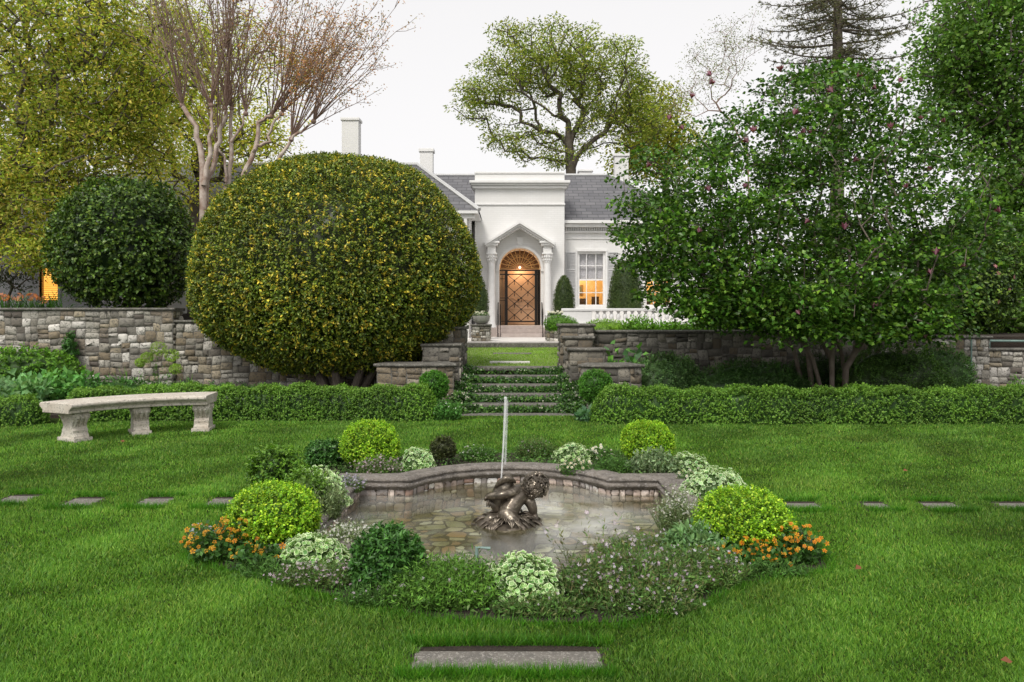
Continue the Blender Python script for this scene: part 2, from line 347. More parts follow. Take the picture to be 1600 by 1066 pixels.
def grow(att, trunk, tip=.012, step=.5, jit=.06, power=2.4, trunk_r=None, sag=0.0, pen=.35):
    nodes = [np.array(p, float) for p in trunk]; par = [-1] + list(range(len(trunk)-1)); ln = [0.0]
    for i in range(1, len(trunk)): ln.append(ln[-1] + np.linalg.norm(nodes[i]-nodes[i-1]))
    top = nodes[-1]; order = np.argsort(np.linalg.norm(att - top, axis=1))
    for k in order:
        a = att[k]; A = np.array(nodes); dv = np.linalg.norm(A - a, axis=1); cost = dv + pen*np.array(ln)*.5 + np.where(A[:, 2] > a[2] + .3, .5*dv, 0)
        cost[:max(1, len(trunk)//2)] += 2.0 if len(trunk) > 3 else 0
        i = int(np.argmin(cost)); p = nodes[i]; L = dv[i]; n = max(1, int(math.ceil(L/step)))
        for s_ in range(1, n+1):
            f = s_/n; q = p + (a-p)*f + rng.normal(0, jit*L/n if s_ < n else 0, 3); q[2] += math.sin(f*math.pi)*L*.08 - sag*f*f*L*.0
            nodes.append(q); par.append(i if s_ == 1 else len(nodes)-2); ln.append(ln[par[-1]] + L/n)
    N = len(nodes); acc = np.zeros(N); ch = np.zeros(N, int)
    for i in range(N-1, 0, -1):
        if ch[i] == 0: acc[i] = tip**power
        acc[par[i]] += acc[i]; ch[par[i]] += 1
    r = acc**(1/power); A = np.array(nodes)
    if trunk_r: r = r*(trunk_r/r[0])**.7 if r[0] > 0 else r
    idx = np.arange(1, N); return A, np.array(par), r
def wood(name, A, par, r, m, parent, seg=6, sel=None):
    i = np.arange(1, len(A)); i = i if sel is None else i[sel(i)]
    V, f = cones(A[par[i]], A[i], np.minimum(r[par[i]], r[i]*1.6), r[i], seg)
    return npmesh(name, V, [f], m, parent, smooth=True)
def clumps(att, n, spread, size, cols, tpl=LEAF, flat=.55, up=.6, wid=1.0, out=None, jit=.2):
    N = len(att)*n; c = np.repeat(att, n, 0); off = rng.normal(size=(N, 3)); off *= np.minimum(1, 1.35/np.maximum(np.linalg.norm(off, axis=1, keepdims=True), 1e-6))*spread; off[:, 2] *= flat
    nr = rng.normal(size=(N, 3)) * .7 + np.array([0, 0, up]); d = off + rng.normal(size=(N, 3))*spread*.5 + np.array([0, 0, -.25*spread])
    # whole clump shares a slight tone, as sprays of young and old growth do
    tone = np.repeat(1 + rng.normal(0, .16, (len(att), 1)), n, 0)
    return inst(tpl, c + off, nr, size*rng.uniform(.6, 1.25, N), np.clip(pal(N, cols, jit)*tone, .004, .9), d=d, wid=wid)
def shell(n, c, rad, amp=.08, freq=2.5, inner=.82, zmin=-1.0, k0=0, power=2.0):
    """points on a lumpy (super)ellipsoid; returns pos, outward normal"""
    d = unit(rng.normal(size=(n*2, 3))); d = d[d[:, 2] > zmin][:n]; rad = np.array(rad)
    sup = (np.abs(d)**power).sum(1, keepdims=True)**(-1/power)
    rr = sup * (1 + amp*lump(d, freq, k0)[:, None]); rr = rr * (1 - (1-inner)*rng.random((len(d), 1))**2.2)
    return np.array(c) + d*rad*rr, unit(d/rad)
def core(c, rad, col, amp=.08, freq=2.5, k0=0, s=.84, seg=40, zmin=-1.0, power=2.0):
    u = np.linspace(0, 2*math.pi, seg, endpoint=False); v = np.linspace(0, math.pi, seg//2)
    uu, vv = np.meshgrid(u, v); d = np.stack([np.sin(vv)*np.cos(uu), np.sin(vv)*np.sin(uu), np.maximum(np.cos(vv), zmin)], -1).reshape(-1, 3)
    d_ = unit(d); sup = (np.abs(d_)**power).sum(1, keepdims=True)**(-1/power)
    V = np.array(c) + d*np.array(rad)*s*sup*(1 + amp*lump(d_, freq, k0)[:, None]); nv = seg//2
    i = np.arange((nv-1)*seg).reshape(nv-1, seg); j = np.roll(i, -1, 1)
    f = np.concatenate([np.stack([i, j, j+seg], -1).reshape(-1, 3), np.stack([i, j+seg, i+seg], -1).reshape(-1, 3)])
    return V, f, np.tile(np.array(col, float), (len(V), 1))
def sprigs(P, Nn, length, nleaf, size, cols, up=.5, tpl=LEAF, wid=1.0, bright=None):
    n = len(P); d = unit(Nn + np.array([0, 0, up]) + rng.normal(0, .35, (n, 3))); s = np.tile(np.linspace(.15, 1, nleaf), n)[:, None]
    L = length*rng.uniform(.5, 1.3, (n, 1)); D = np.repeat(d, nleaf, 0); B = np.repeat(P, nleaf, 0) + D*np.repeat(L, nleaf, 0)*(s-.5)
    side = unit(rng.normal(size=D.shape)); ld = unit(D*.7 + side*.8); nn = unit(D*.8 - side*.5 + rng.normal(0, .3, D.shape))
    C = pal(len(B), cols, .15)
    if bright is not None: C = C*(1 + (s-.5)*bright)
    return inst(tpl, B, nn, size*rng.uniform(.65, 1.2, len(B)), np.clip(C, .004, .9), d=ld, wid=wid)
# ---------------------------------------------------------------- stonework
STONEPAL = [(.34,.325,.30),(.46,.44,.42),(.25,.235,.21),(.15,.135,.12),(.22,.18,.13),(.30,.26,.20),(.52,.50,.485),(.38,.365,.34),(.18,.17,.155),(.62,.60,.585),(.11,.095,.085),(.20,.17,.14),(.28,.265,.24)]
DARKPAL = [(.17,.16,.145),(.24,.225,.205),(.12,.112,.10),(.085,.078,.07),(.15,.125,.095),(.20,.185,.16),(.29,.275,.255)]
def split(rect, mn, mxs, out_):
    u0, v0, u1, v1 = rect; w_, h_ = u1-u0, v1-v0
    if w_ <= mxs[0]*rnd.uniform(.55, 1) and h_ <= mxs[1]*rnd.uniform(.5, 1): out_.append(rect); return
    if (w_/mxs[0] > h_/mxs[1] and w_ > 2*mn) or h_ < 2*mn*.8:
        if w_ < 2*mn: out_.append(rect); return
        k = u0 + w_*rnd.uniform(.35, .65); split((u0, v0, k, v1), mn, mxs, out_); split((k, v0, u1, v1), mn, mxs, out_)
    else:
        k = v0 + h_*rnd.uniform(.35, .65); split((u0, v0, u1, k), mn, mxs, out_); split((u0, k, u1, v1), mn, mxs, out_)
def rubble(w_, h_, fn, palette, mn=.10, mxs=(.42, .30), gap=.010, depth=(.012, .045), u0=0, v0=0, cut=.22, warp=0):
    rs = []; split((u0, v0, u0+w_, v0+h_), mn, mxs, rs); V = []; Fq = []; C = []
    for a, b, c, d in rs:
        g = gap*rnd.uniform(.5, 1.3); a += g; b += g; c -= g; d -= g; ww, hh = c-a, d-b
        if ww < .02 or hh < .02: continue
        q = lambda: rnd.uniform(.04, cut)*min(ww, hh)
        o = [(a+q(), b), (c-q(), b), (c, b+q()), (c, d-q()), (c-q(), d), (a+q(), d), (a, d-q()), (a, b+q())]
        j = .010; dp = rnd.uniform(*depth); k = len(V); ins = min(.012, .14*min(ww, hh)); mu, mv = (a+c)/2, (b+d)/2
        tl, tu, tv = dp, rnd.uniform(-.4, .4)*dp, rnd.uniform(-.4, .4)*dp
        wp_ = (lambda u, v: (u, v)) if not warp else (lambda u, v: (u + warp*(math.sin(5.1*v+2.3*u)+.6*math.sin(13*v-4*u)), v + warp*.8*(math.sin(4.3*u+3*v)+.7*math.sin(11*u+5*v))))
        o = [wp_(*q_) for q_ in o]; mu, mv = wp_(mu, mv)
        for u, v in o: V.append(fn(u, v, 0))
        for u, v in o:
            uu = u + (mu-u)*ins/(ww/2+1e-6) + rnd.uniform(-j, j); vv = v + (mv-v)*ins/(hh/2+1e-6) + rnd.uniform(-j, j)
            V.append(fn(uu, vv, tl*.75 + tu*(uu-mu)/ww + tv*(vv-mv)/hh + rnd.uniform(-.15, .15)*dp))
        V.append(fn(mu, mv, tl*rnd.uniform(.75, 1.05)))
        for i in range(8):
            n_ = (i+1) % 8; Fq += [(k+i, k+n_, k+8+n_), (k+i, k+8+n_, k+8+i), (k+8+i, k+8+n_, k+16)]
        col = np.array(rnd.choice(palette))*rnd.uniform(.8, 1.2); C += [col]*17
    return np.array(V, float), np.array(Fq), np.array(C)
def lin(p0, p1, z0):                       # wall face mapping between two plan points, outward to the left of p0->p1 (towards viewer)
    p0 = np.array(p0, float); p1 = np.array(p1, float); L = np.linalg.norm(p1-p0); t = (p1-p0)/L; n = np.array([t[1], -t[0]])
    return L, (lambda u, v, d: (p0[0]+t[0]*u+n[0]*d, p0[1]+t[1]*u+n[1]*d, z0+v))
def coping(mb, pts, z, w_in=.34, th=.055, over=.05):
    """moulded coping along plan polyline pts (front edge of wall), overhanging the front"""
    P = [np.array(p, float) for p in pts]; prof = [(-over*.6, -th), (-over, -th*.62), (-over, -th*.25), (-over*.7, 0), (w_in, 0), (w_in, -th)]
    rings = []
    for i, p in enumerate(P):
        t = P[min(i+1, len(P)-1)] - P[max(i-1, 0)]; t = t/np.linalg.norm(t); n = np.array([-t[1], t[0]])
        rings.append([(p[0]+n[0]*o, p[1]+n[1]*o, z+h) for o, h in prof])
    k = len(prof); vs = [q for r_ in rings for q in r_]; fs = []
    for i in range(len(P)-1):
        for j in range(k): fs.append((i*k+j, i*k+(j+1) % k, (i+1)*k+(j+1) % k, (i+1)*k+j))
    fs += [tuple(range(k)), tuple(range((len(P)-1)*k, len(P)*k))]; return mb.add(vs, fs)
def stone_wall(name, label, pts, z0, z1, palette, group=None, thick=.34, ends=(True, True), mxs=(.36, .25), cope=True, cat='wall', mn=.10, over=.05):
    t = thing(name, label, cat, (0, 0, 0), 0, group); parts = []; bk = MB()
    P = [np.array(p, float) for p in pts]
    for a, b in zip(P[:-1], P[1:]):
        L, fn = lin(a, b, z0); parts.append(rubble(L, z1-z0-.055, fn, palette, mn=mn, mxs=mxs, warp=.013, gap=.0045, cut=.24, depth=(.005, .028)))
        d = (b-a)/L; n = np.array([-d[1], d[0]])
        bk.slab([tuple(a+n*.002), tuple(b+n*.002), tuple(b+n*thick), tuple(a+n*thick)], z0, z1-.06)
    for e, (a, b) in zip(ends, ((P[0], P[1]), (P[-1], P[-2]))):
        if e:
            d = (b-a)/np.linalg.norm(b-a); n = np.array([-d[1], d[0]]) if a is P[0] else np.array([d[1], -d[0]])
            q0, q1 = (a+n*thick, a) if a is P[0] else (a, a+n*thick)
            L, fn = lin(q0, q1, z0); parts.append(rubble(L, z1-z0-.055, fn, palette, mn=mn, mxs=mxs))
    V, f, C = cat_(parts); npmesh('masonry', V, [f], M['stone'], t, C)
    bk.build('core', M['mortar'], t)
    if cope:
        m = MB(); Q = [tuple(p) for p in P]
        d0 = (P[1]-P[0])/np.linalg.norm(P[1]-P[0]); d1 = (P[-1]-P[-2])/np.linalg.norm(P[-1]-P[-2])
        Q[0] = tuple(P[0]-d0*over); Q[-1] = tuple(P[-1]+d1*over)
        # broken into separate coping stones by fine joints
        coping(m, Q, z1, thick+over); m.build('coping', M['cope'], t, bevel=.006)
    return t
# ---------------------------------------------------------------- pool outline
PC = (-.02, 6.85); HW, SH, LW, SG = 1.49, .75, .99, .60; SN = 1.30       # SN: nearer shoulders
def pool_path(off=0.0, step=.11):
    Rr = (LW**2 + SG**2)/(2*SG); cy = SH + SG - Rr; a0 = math.asin(LW/Rr); pts = []
    def seg(a, b):
        n = max(1, int(math.dist(a, b)/step))
        for i in range(n): pts.append((a[0]+(b[0]-a[0])*i/n, a[1]+(b[1]-a[1])*i/n))
    seg((HW, -SN), (HW, SH)); seg((HW, SH), (LW, SH))
    n = 20
    for i in range(n): a = a0 - 2*a0*i/n; pts.append((Rr*math.sin(a), cy + Rr*math.cos(a)))
    seg((-LW, SH), (-HW, SH)); seg((-HW, SH), (-HW, -SN)); seg((-HW, -SN), (-LW, -SN))
    for i in range(n): a = a0 - 2*a0*i/n; pts.append((-Rr*math.sin(a), -cy - (SN-SH) - Rr*math.cos(a)))
    seg((LW, -SN), (HW, -SN)); P = np.array(pts)
    if off:
        A = unit(P - np.roll(P, 1, 0)); B = unit(np.roll(P, -1, 0) - P); n1 = np.stack([A[:, 1], -A[:, 0]], 1); n2 = np.stack([B[:, 1], -B[:, 0]], 1)
        m = n1 + n2; m = m/np.maximum((m*n1).sum(1, keepdims=True), .75)
        P = P + m*off
    return P + np.array(PC)
def inpoly(P, poly):
    x, y = P[:, 0], P[:, 1]; c = np.zeros(len(P), bool); n = len(poly); j = n-1
    for i in range(n):
        xi, yi = poly[i]; xj, yj = poly[j]
        c ^= ((yi > y) != (yj > y)) & (x < (xj-xi)*(y-yi)/((yj-yi) if yj != yi else 1e-9)+xi); j = i
    return c
BED = [(-2.22,5.28),(-1.6,4.92),(-.95,4.52),(-.4,4.24),(0,4.20),(.6,4.20),(1.07,4.45),(1.45,4.82),(2.1,5.08),(2.25,5.8),(2.3,7.0),(2.25,8.0),(2.0,8.8),(1.2,9.2),(0,9.3),(-1.2,9.15),(-2.0,8.7),(-2.3,7.9),(-2.35,7.0),(-2.32,6.0)]
# ---------------------------------------------------------------- ground
STONES = []       # centre x, y, half width, half depth
STONES.append((-.022, 3.72, .465, .14))
for px in (345, 236, 122, 8): STONES.append(((px-800)*6.85/F, 6.85 if px != 8 else 6.95, .135, .19))
for px in (1256, 1372, 1474, 1592): STONES.append(((px-800)*6.75/F, 6.72, .15 if px != 1372 else .10, .15))
ST_LAB = {0: 'wide grey paving slab sunk in the grass nearest the camera'}
g = MB()
hole = [tuple(p) for p in pool_path(.2)]
outer = [(-90, -20), (90, -20), (90, 15.4), (-90, 15.4)]
def sheet(name, loops, z, m, kind='structure'):
    flat = [p for l in loops for p in l]; tr = tessellate_polygon([[Vector((p[0], p[1], 0)) for p in l] for l in loops])
    b = MB(); b.add([(x, y, z) for x, y in flat], [tuple(t) for t in tr]); return props(b.build(name, m), kind=kind)
sheet('lawn', [outer, hole], 0, M['lawn'])
sheet('upper_lawn', [[(-1.6, 14.9), (1.75, 14.9), (2.4, 24.0), (-2.3, 24.0)]], .655, M['lawn2'])
far = MB(); far.slab([(-90, 15.4), (90, 15.4), (90, 160), (-90, 160)], -.5, .645); props(far.build('terrace_ground', M['soil']), kind='structure')
b = MB(); b.slab([(-60, 15.3), (-6.75, 15.3), (-6.75, 26), (-60, 26)], .0, 1.70); b.slab([(-6.75, 15.3), (-1.3, 15.3), (-1.75, 23.4), (-6.75, 26)], .0, 1.45)
b.slab([(1.35, 15.3), (60, 15.3), (60, 25.9), (1.9, 25.9)], .0, 1.24); props(b.build('terrace_beds', M['soil']), kind='structure')
sheet('planting_soil', [BED, [tuple(p) for p in pool_path(.25)]], .012, M['soil'])
b = MB(); b.slab([(-40, 12.2), (-.95, 12.5), (-.95, 15.3), (-40, 15.3)], .0, .05); b.slab([(1.2, 12.2), (40, 12.0), (40, 15.3), (1.2, 15.3)], 0, .05); props(b.build('border_soil', M['soil']), kind='structure')
PATH_LAB = ['wide grey paving slab sunk in the grass nearest the camera', 'grey paving stone half hidden beside the left front yellow-green box ball', 'grey paving stone in the grass, second out from the left front box ball',
 'grey paving stone in the grass, third out from the left front box ball', 'grey paving stone in the grass at the left edge of the photo', 'grey paving stone in the grass just right of the right front box ball',
 'smallest grey paving stone nearly overgrown by the right hand grass', 'grey paving stone in the grass, second in from the right edge of the photo', 'grey paving stone in the grass at the right edge of the photo']
for i, (x, y, a, c) in enumerate(STONES):
    t = thing('paving_stone', PATH_LAB[i], 'paving stone', (x, y, 0), rnd.uniform(-.04, .04), None if i == 0 else 'paving stones in the grass either side of the pool')
    m = MB(); m.box(-a, a, -c, c, -.05, .006); m.build('slab', M['slab'], t, bevel=.01)
    q = MB(); q.slab([(-a-.05, -c-.005), (a+.04, -c-.01), (a+.06, c+.04), (a*.4, c+.075), (-a*.5, c+.06), (-a-.06, c+.035)], -.04, .0035); q.build('soil_edge', M['soil'], t)
# ---------------------------------------------------------------- pool
pool = thing('garden_pool', 'stone rimmed pool with lobed outline lined with pink and white marble pieces', 'pool', (PC[0], PC[1], 0))
def sweep(path, prof):
    P = path; A = unit(P-np.roll(P, 1, 0)); B = unit(np.roll(P, -1, 0)-P); n1 = np.stack([A[:, 1], -A[:, 0]], 1); n2 = np.stack([B[:, 1], -B[:, 0]], 1)
    m = n1+n2; m = m/np.maximum((m*n1).sum(1, keepdims=True), .75); k = len(prof); N = len(P)
    V = np.concatenate([np.concatenate([P+m*o, np.full((N, 1), z)], 1)[:, None] for o, z in prof], 1).reshape(-1, 3)
    i = np.arange(N); j = (i+1) % N; f = []
    for a in range(k): b_ = (a+1) % k; f.append(np.stack([i*k+a, j*k+a, j*k+b_, i*k+b_], 1))
    return V, np.concatenate(f)
pp = pool_path() - np.array(PC)
V, f = sweep(pp, [(-.01, -.02), (-.045, -.012), (-.05, .016), (-.018, .020), (-.014, .038), (-.03, .044), (-.03, .062), (.0, .078), (.19, .078), (.24, .07), (.26, .03), (.26, -.05), (-.0, -.05)])
V[:, 2] += rng.normal(0, .0022, len(V))
npmesh('rim', V, [f], M['rim'], pool)
V, f = sweep(pp, [(.012, -.04), (.012, -.6), (.15, -.6), (.15, -.04)]); npmesh('lining_back', V, [f], M['grout'], pool)
TP = [(.58,.49,.43),(.46,.30,.24),(.64,.61,.57),(.36,.24,.19),(.48,.39,.34),(.30,.27,.25),(.70,.68,.65),(.42,.33,.28),(.24,.20,.18),(.38,.34,.32)]
cum = np.concatenate([[0], np.cumsum(np.linalg.norm(np.roll(pp, -1, 0)-pp, axis=1))]); closed = np.concatenate([pp, pp[:1]])
def onpath(u, v, d):
    x = np.interp(u, cum, closed[:, 0]); y = np.interp(u, cum, closed[:, 1]); e = .02
    tx = np.interp(u+e, cum, closed[:, 0])-np.interp(u-e, cum, closed[:, 0]); ty = np.interp(u+e, cum, closed[:, 1])-np.interp(u-e, cum, closed[:, 1]); l = math.hypot(tx, ty)+1e-9
    return (x - ty/l*d + 0, y + tx/l*d, v)
V, f, C = rubble(cum[-1], .56, onpath, TP, mn=.06, mxs=(.17, .15), gap=.003, depth=(.004, .010), v0=-.60, cut=.38, warp=.012); npmesh('marble_lining', V, [f], M['tile'], pool, C)
BP = [(.36,.28,.13),(.44,.40,.22),(.22,.19,.09),(.52,.50,.34),(.32,.33,.20),(.26,.17,.08),(.66,.68,.54),(.40,.27,.14),(.18,.20,.12),(.78,.80,.68)]
V, f, C = rubble(3.3, 3.6, lambda u, v, d: (u, v, -.33+d*.5), BP, mn=.07, mxs=(.34, .30), warp=.06, gap=.005, depth=(.005, .014), u0=-1.65, v0=-2.1, cut=.42)
npmesh('stone_floor', V, [f], M['bottom'], pool, C)
q = MB(); q.box(-1.8, 1.8, -2.3, 1.7, -.52, -.328); q.build('floor_bed', M['mud'], pool)
# water
wp = pool_path(.012); tr = tessellate_polygon([[Vector((p[0], p[1], 0)) for p in wp]]); Fw = []
for a_, b_, c_ in tr:
    A_, B2, C2 = wp[a_], wp[b_], wp[c_]; Fw.append((a_, b_, c_) if (B2[0]-A_[0])*(C2[1]-A_[1])-(B2[1]-A_[1])*(C2[0]-A_[0]) > 0 else (a_, c_, b_))
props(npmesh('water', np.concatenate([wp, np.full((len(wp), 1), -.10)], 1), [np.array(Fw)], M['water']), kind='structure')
# ---------------------------------------------------------------- steps
t = thing('garden_steps', 'six wide stone steps with planted risers rising to the upper lawn', 'steps', (.1, 12.75, 0))
RIS, TRD = .131, .395
for i in range(6):
    wl = -1.02 + .03*i; wr = 1.05 - .035*i; y0 = i*TRD
    m = MB(); m.box(wl, wr, y0, y0+.30 if i < 5 else y0+.42, i*RIS-.055, i*RIS+.012); m.build('tread', M['cope'], t, bevel=.012)
m = MB()
for i in range(6): m.box(-1.0, 1.0, i*TRD+.06, 2.5, i*RIS-.2, i*RIS-.02)
m.build('bank', M['soil'], t)
# ---------------------------------------------------------------- garden walls
stone_wall('retaining_wall', 'tall pale rubble stone wall with flat coping behind the curved bench', [(-30, 15.0), (-6.62, 15.0)], 0, 1.81, STONEPAL, 'rubble garden walls', thick=.4)
stone_wall('retaining_wall', 'lower stretch of rubble wall between the tall left wall and the clipped dome', [(-6.60, 15.06), (-2.3, 15.06)], 0, 1.57, STONEPAL[:6], 'rubble garden walls', ends=(False, True))
stone_wall('retaining_wall', 'dark rubble wall with coping between the step piers and the magnolia trunks', [(1.5, 15.05), (7.0, 15.05)], 0, 1.37, DARKPAL, 'rubble garden walls')
stone_wall('retaining_wall', 'rubble wall with thin downpipe right of the magnolia trunks', [(7.02, 15.0), (9.32, 15.0)], 0, 1.26, STONEPAL, 'rubble garden walls', ends=(False, True))
stone_wall('retaining_wall', 'lowest stretch of pale rubble wall at the right edge of the photo', [(9.34, 15.04), (30, 15.04)], 0, 1.02, STONEPAL, 'rubble garden walls', ends=(False, True))
def pier(label, x0, x1, y, z1, dep, pal_, bow=0):
    n = 5 if bow else 1; P = [(x0+(x1-x0)*i/n, y-bow*math.sin(math.pi*i/n)) for i in range(n+1)]
    return stone_wall('stone_pier', label, P, 0, z1, pal_, 'stepped stone piers beside the garden steps', thick=dep, mxs=(.40, .30), cat='pier', over=.045)
BL = DARKPAL[:6]+[(.27,.25,.22)]
pier('lowest and widest bowed stone pier right of the garden steps', 1.20, 2.25, 13.35, .815, .6, BL+[(.33,.31,.28)], bow=.12)
pier('second lowest stone pier right of the garden steps', 1.06, 1.66, 13.95, 1.07, .35, BL)
pier('third stone pier up on the right of the garden steps', .99, 1.50, 14.32, 1.275, .4, BL)
pier('tallest stone pier right of the garden steps, topped by flat coping', .93, 1.56, 14.75, 1.50, .5, BL)
pier('lowest bowed stone pier left of the garden steps under the clipped dome', -2.35, -1.02, 13.35, .83, .6, [(.20,.165,.12),(.16,.13,.095),(.24,.20,.15),(.30,.27,.22)], bow=.12)
pier('middle stone pier left of the garden steps', -1.62, -.96, 14.0, 1.15, .5, BL+[(.4,.37,.33)])
pier('tall stone pier left of the garden steps with pale inner edge', -1.55, -.90, 14.6, 1.45, .6, BL+[(.4,.37,.33)])
m = MB(); m.tube([(8.93, 14.93, .05), (8.93, 14.93, 1.2)], .016, 8); props(m.build('downpipe', M['leadpipe'], None), 'thin green downpipe on the right hand rubble wall', 'pipe')
m = MB(); m.tube([(9.45, 15.2, 1.16), (14, 15.2, 1.12)], .022, 8); m.tube([(9.45, 15.2, 1.0), (9.45, 15.2, 1.16)], .015, 6); m.tube([(12.5, 15.2, 1.0), (12.5, 15.2, 1.14)], .015, 6); props(m.build('pipe_rail', M['leadpipe'], None), 'dark green pipe rail above the lowest right hand wall', 'rail')
# ---------------------------------------------------------------- bench
def bench():
    Rb = 1.95; A = np.array([-5.85, 10.28]); B_ = np.array([-4.50, 11.2]); mid = (A+B_)/2; ch = np.linalg.norm(B_-A); t_ = (B_-A)/ch; n_ = np.array([t_[1], -t_[0]])
    h = math.sqrt(Rb**2-(ch/2)**2); c = mid + n_*h; aA = math.atan2(*(A-c)[::-1]); aB = math.atan2(*(B_-c)[::-1])
    T = thing('stone_bench', 'curved weathered stone bench on three scroll legs in front of the left hedge', 'bench', (c[0], c[1], 0))
    da = .27/Rb; a0, a1 = aA+da, aB-da*.45; n = 28
    prof = [(-.25, .395), (-.25, .435), (-.265, .445), (-.27, .455), (-.295, .47), (-.31, .49), (-.305, .515), (-.28, .53), (.28, .53), (.305, .515), (.31, .49), (.295, .47), (.27, .455), (.265, .445), (.25, .435), (.25, .395)]
    V = []; k = len(prof)
    for i in range(n+1):
        a = a0+(a1-a0)*i/n; e = .0
        for o, z in prof: V.append(((Rb+o)*math.cos(a), (Rb+o)*math.sin(a), z))
    # overhanging ends
    Fq = [(i*k+j, i*k+(j+1) % k, (i+1)*k+(j+1) % k, (i+1)*k+j) for i in range(n) for j in range(k)] + [tuple(range(k)), tuple(range(n*k, n*k+k))]
    m = MB(); m.add(V, Fq); m.build('seat', M['bench'], T, bevel=.008)
    lp = [(-.18, 0), (-.18, .075), (-.165, .09), (-.15, .115), (-.155, .15), (-.13, .17), (-.115, .20), (-.125, .235), (-.155, .27), (-.19, .305), (-.205, .34), (-.195, .375), (-.17, .395)]
    lp = [(x*.88, z) for x, z in lp]; lp = lp + [(-x, z) for x, z in lp[::-1]]
    for i, a in enumerate((aA, (aA+aB)/2, aB)):
        L = thing('leg', None, None, (Rb*math.cos(a), Rb*math.sin(a), 0), a); L.parent = T
        bpy.data.objects.remove(L); hw = .10
        def loc(o, s, z): return ((Rb+o)*math.cos(a) - s*math.sin(a), (Rb+o)*math.sin(a) + s*math.cos(a), z)
        m = MB(); nl = len(lp); tr = tessellate_polygon([[Vector((x, z, 0)) for x, z in lp]])
        m.add([loc(x, -hw, z) for x, z in lp]+[loc(x, hw, z) for x, z in lp], [tuple(q) for q in tr]+[tuple(x+nl for x in q) for q in tr]+[(j, (j+1) % nl, (j+1) % nl+nl, j+nl) for j in range(nl)])
        # volutes on both side faces, flutes on the front and back
        for s in (-1, 1):
            for e in (-1, 1):
                m.tube([loc(e*.125+.05*(1-q/16)*math.cos(q*.75)*1.0, s*(hw+.004), .335+.05*(1-q/16)*math.sin(q*.75)) for q in range(15)], [.012]*15, 6)
            for q in (-.065, 0, .065):
                m.tube([loc(s*(.165), q, .36), loc(s*.172, q, .32), loc(s*.145, q, .275), loc(s*.12, q, .235), loc(s*.106, q, .20)], [.02, .024, .022, .018, .012], 8)
        m.v = m.v; b_ = []
        for o, s in ((-.2, -.125), (.2, -.125), (.2, .125), (-.2, .125)): b_.append(loc(o, s, 0)[:2])
        m.slab(b_, -.02, .05)
        m.build('leg', M['bench'], T, bevel=.006)
    return T
bench()
# ---------------------------------------------------------------- house
HD = 29.8
def H(px, py, D=HD): p = ap(px, py, D); return p[0], p[2]
house = thing('house', 'low white painted country house with slate roof and pedimented porch behind the garden', 'house', (.3, HD, .83))
def hb(mb, px0, py0, px1, py1, d0, d1, D=HD):          # box in house coordinates measured at depth D
    x0, z1 = H(px0, py0, D); x1, z0 = H(px1, py1, D); return mb.box(x0, x1, d0, d1, z0, z1)
def child(o, p): # keep world placement
    o.parent = p; o.matrix_parent_inverse = p.matrix_world.inverted() if False else __import__('mathutils').Matrix.Translation(-Vector(p.location)); return o
def part(mb, name, m, p=None, **k):
    o = mb.build(name, m, None, **k); q = p or house
    while q.parent: q = q.parent
    o.parent = p or house; o.matrix_parent_inverse = __import__('mathutils').Matrix.Translation(-Vector(house.location)); return o
def sub(mb, name, m, p, **k):
    o = mb.build(name, m, None, **k); o.parent = p; return o
FD = 29.3       # front face of entrance block
x0, zt = H(742, 270, FD); x1, _ = H(882, 270, FD); zb = .83
ax0, zf = H(780, 508.5, FD); ax1, zs = H(845, 420, FD); acx = (ax0+ax1)/2; ar = (ax1-ax0)/2
arch = [(ax0, zf), (ax0, zs)] + [(acx-ar*math.cos(math.pi*i/20), zs+ar*math.sin(math.pi*i/20)) for i in range(1, 20)] + [(ax1, zs), (ax1, zf)]
m = MB(); m.plate([[(x0, zb), (ax0, zb)] + arch + [(ax1, zb), (x1, zb), (x1, zt), (x0, zt)]], FD, FD+1.3)
part(m, 'entrance_wall', M['brick'])
m = MB(); hb(m, 734, 283.5, 890, 287.5, FD-.28, FD+1.3, FD); hb(m, 736, 287.8, 888, 290.5, FD-.2, FD+1.3, FD); hb(m, 738.5, 290.8, 885.5, 295, FD-.12, FD+1.3, FD)
hb(m, 741, 318, 883, 320.6, FD-.05, FD+1.3, FD); hb(m, 741.5, 268.5, 882.5, 271.5, FD-.04, FD+1.3, FD); part(m, 'cornice', M['paint'], bevel=.01)
# right wing wall with two windows
WD = 30.0
def win_rect(a, b, c, d): p = H(a, b, WD); q = H(c, d, WD); return [(p[0], q[1]), (q[0], q[1]), (q[0], p[1]), (p[0], p[1])]
wins = [(902, 393, 946, 479), (1007, 393, 1051, 479)]
xr, ze = H(1100, 350, WD); xl, _ = H(882.5, 350, WD)
m = MB(); m.plate([[(xl, zb), (xr, zb), (xr, ze), (xl, ze)]] + [win_rect(*w_) for w_ in wins], WD, WD+.3)
xw, zt2 = H(1100, 350, WD); m.box(xr-.3, xr, WD+.302, WD+8, zb, ze)
part(m, 'wall', M['brick'])
m = MB(); m.box(-5.8, xr-.302, WD+7.7, WD+8, zb, ze); part(m, 'wall', M['brick'])
m = MB(); m.box(-5.8, H(742, 0, WD)[0], WD, WD+.3, zb, ze); part(m, 'wall', M['brick'])
m = MB(); hb(m, 880, 346, 1104, 350.5, WD-.42, WD, WD); hb(m, 882.5, 350.8, 1102, 356, WD-.30, WD, WD); hb(m, 882.5, 361, 1101, 364, WD-.10, WD, WD); hb(m, 883, 372, 1101, 373.5, WD-.04, WD, WD)
for i in range(60):
    a = 884+i*3.6; hb(m, a, 356.2, a+1.8, 360.6, WD-.16, WD, WD)
part(m, 'eaves_cornice', M['paint'])
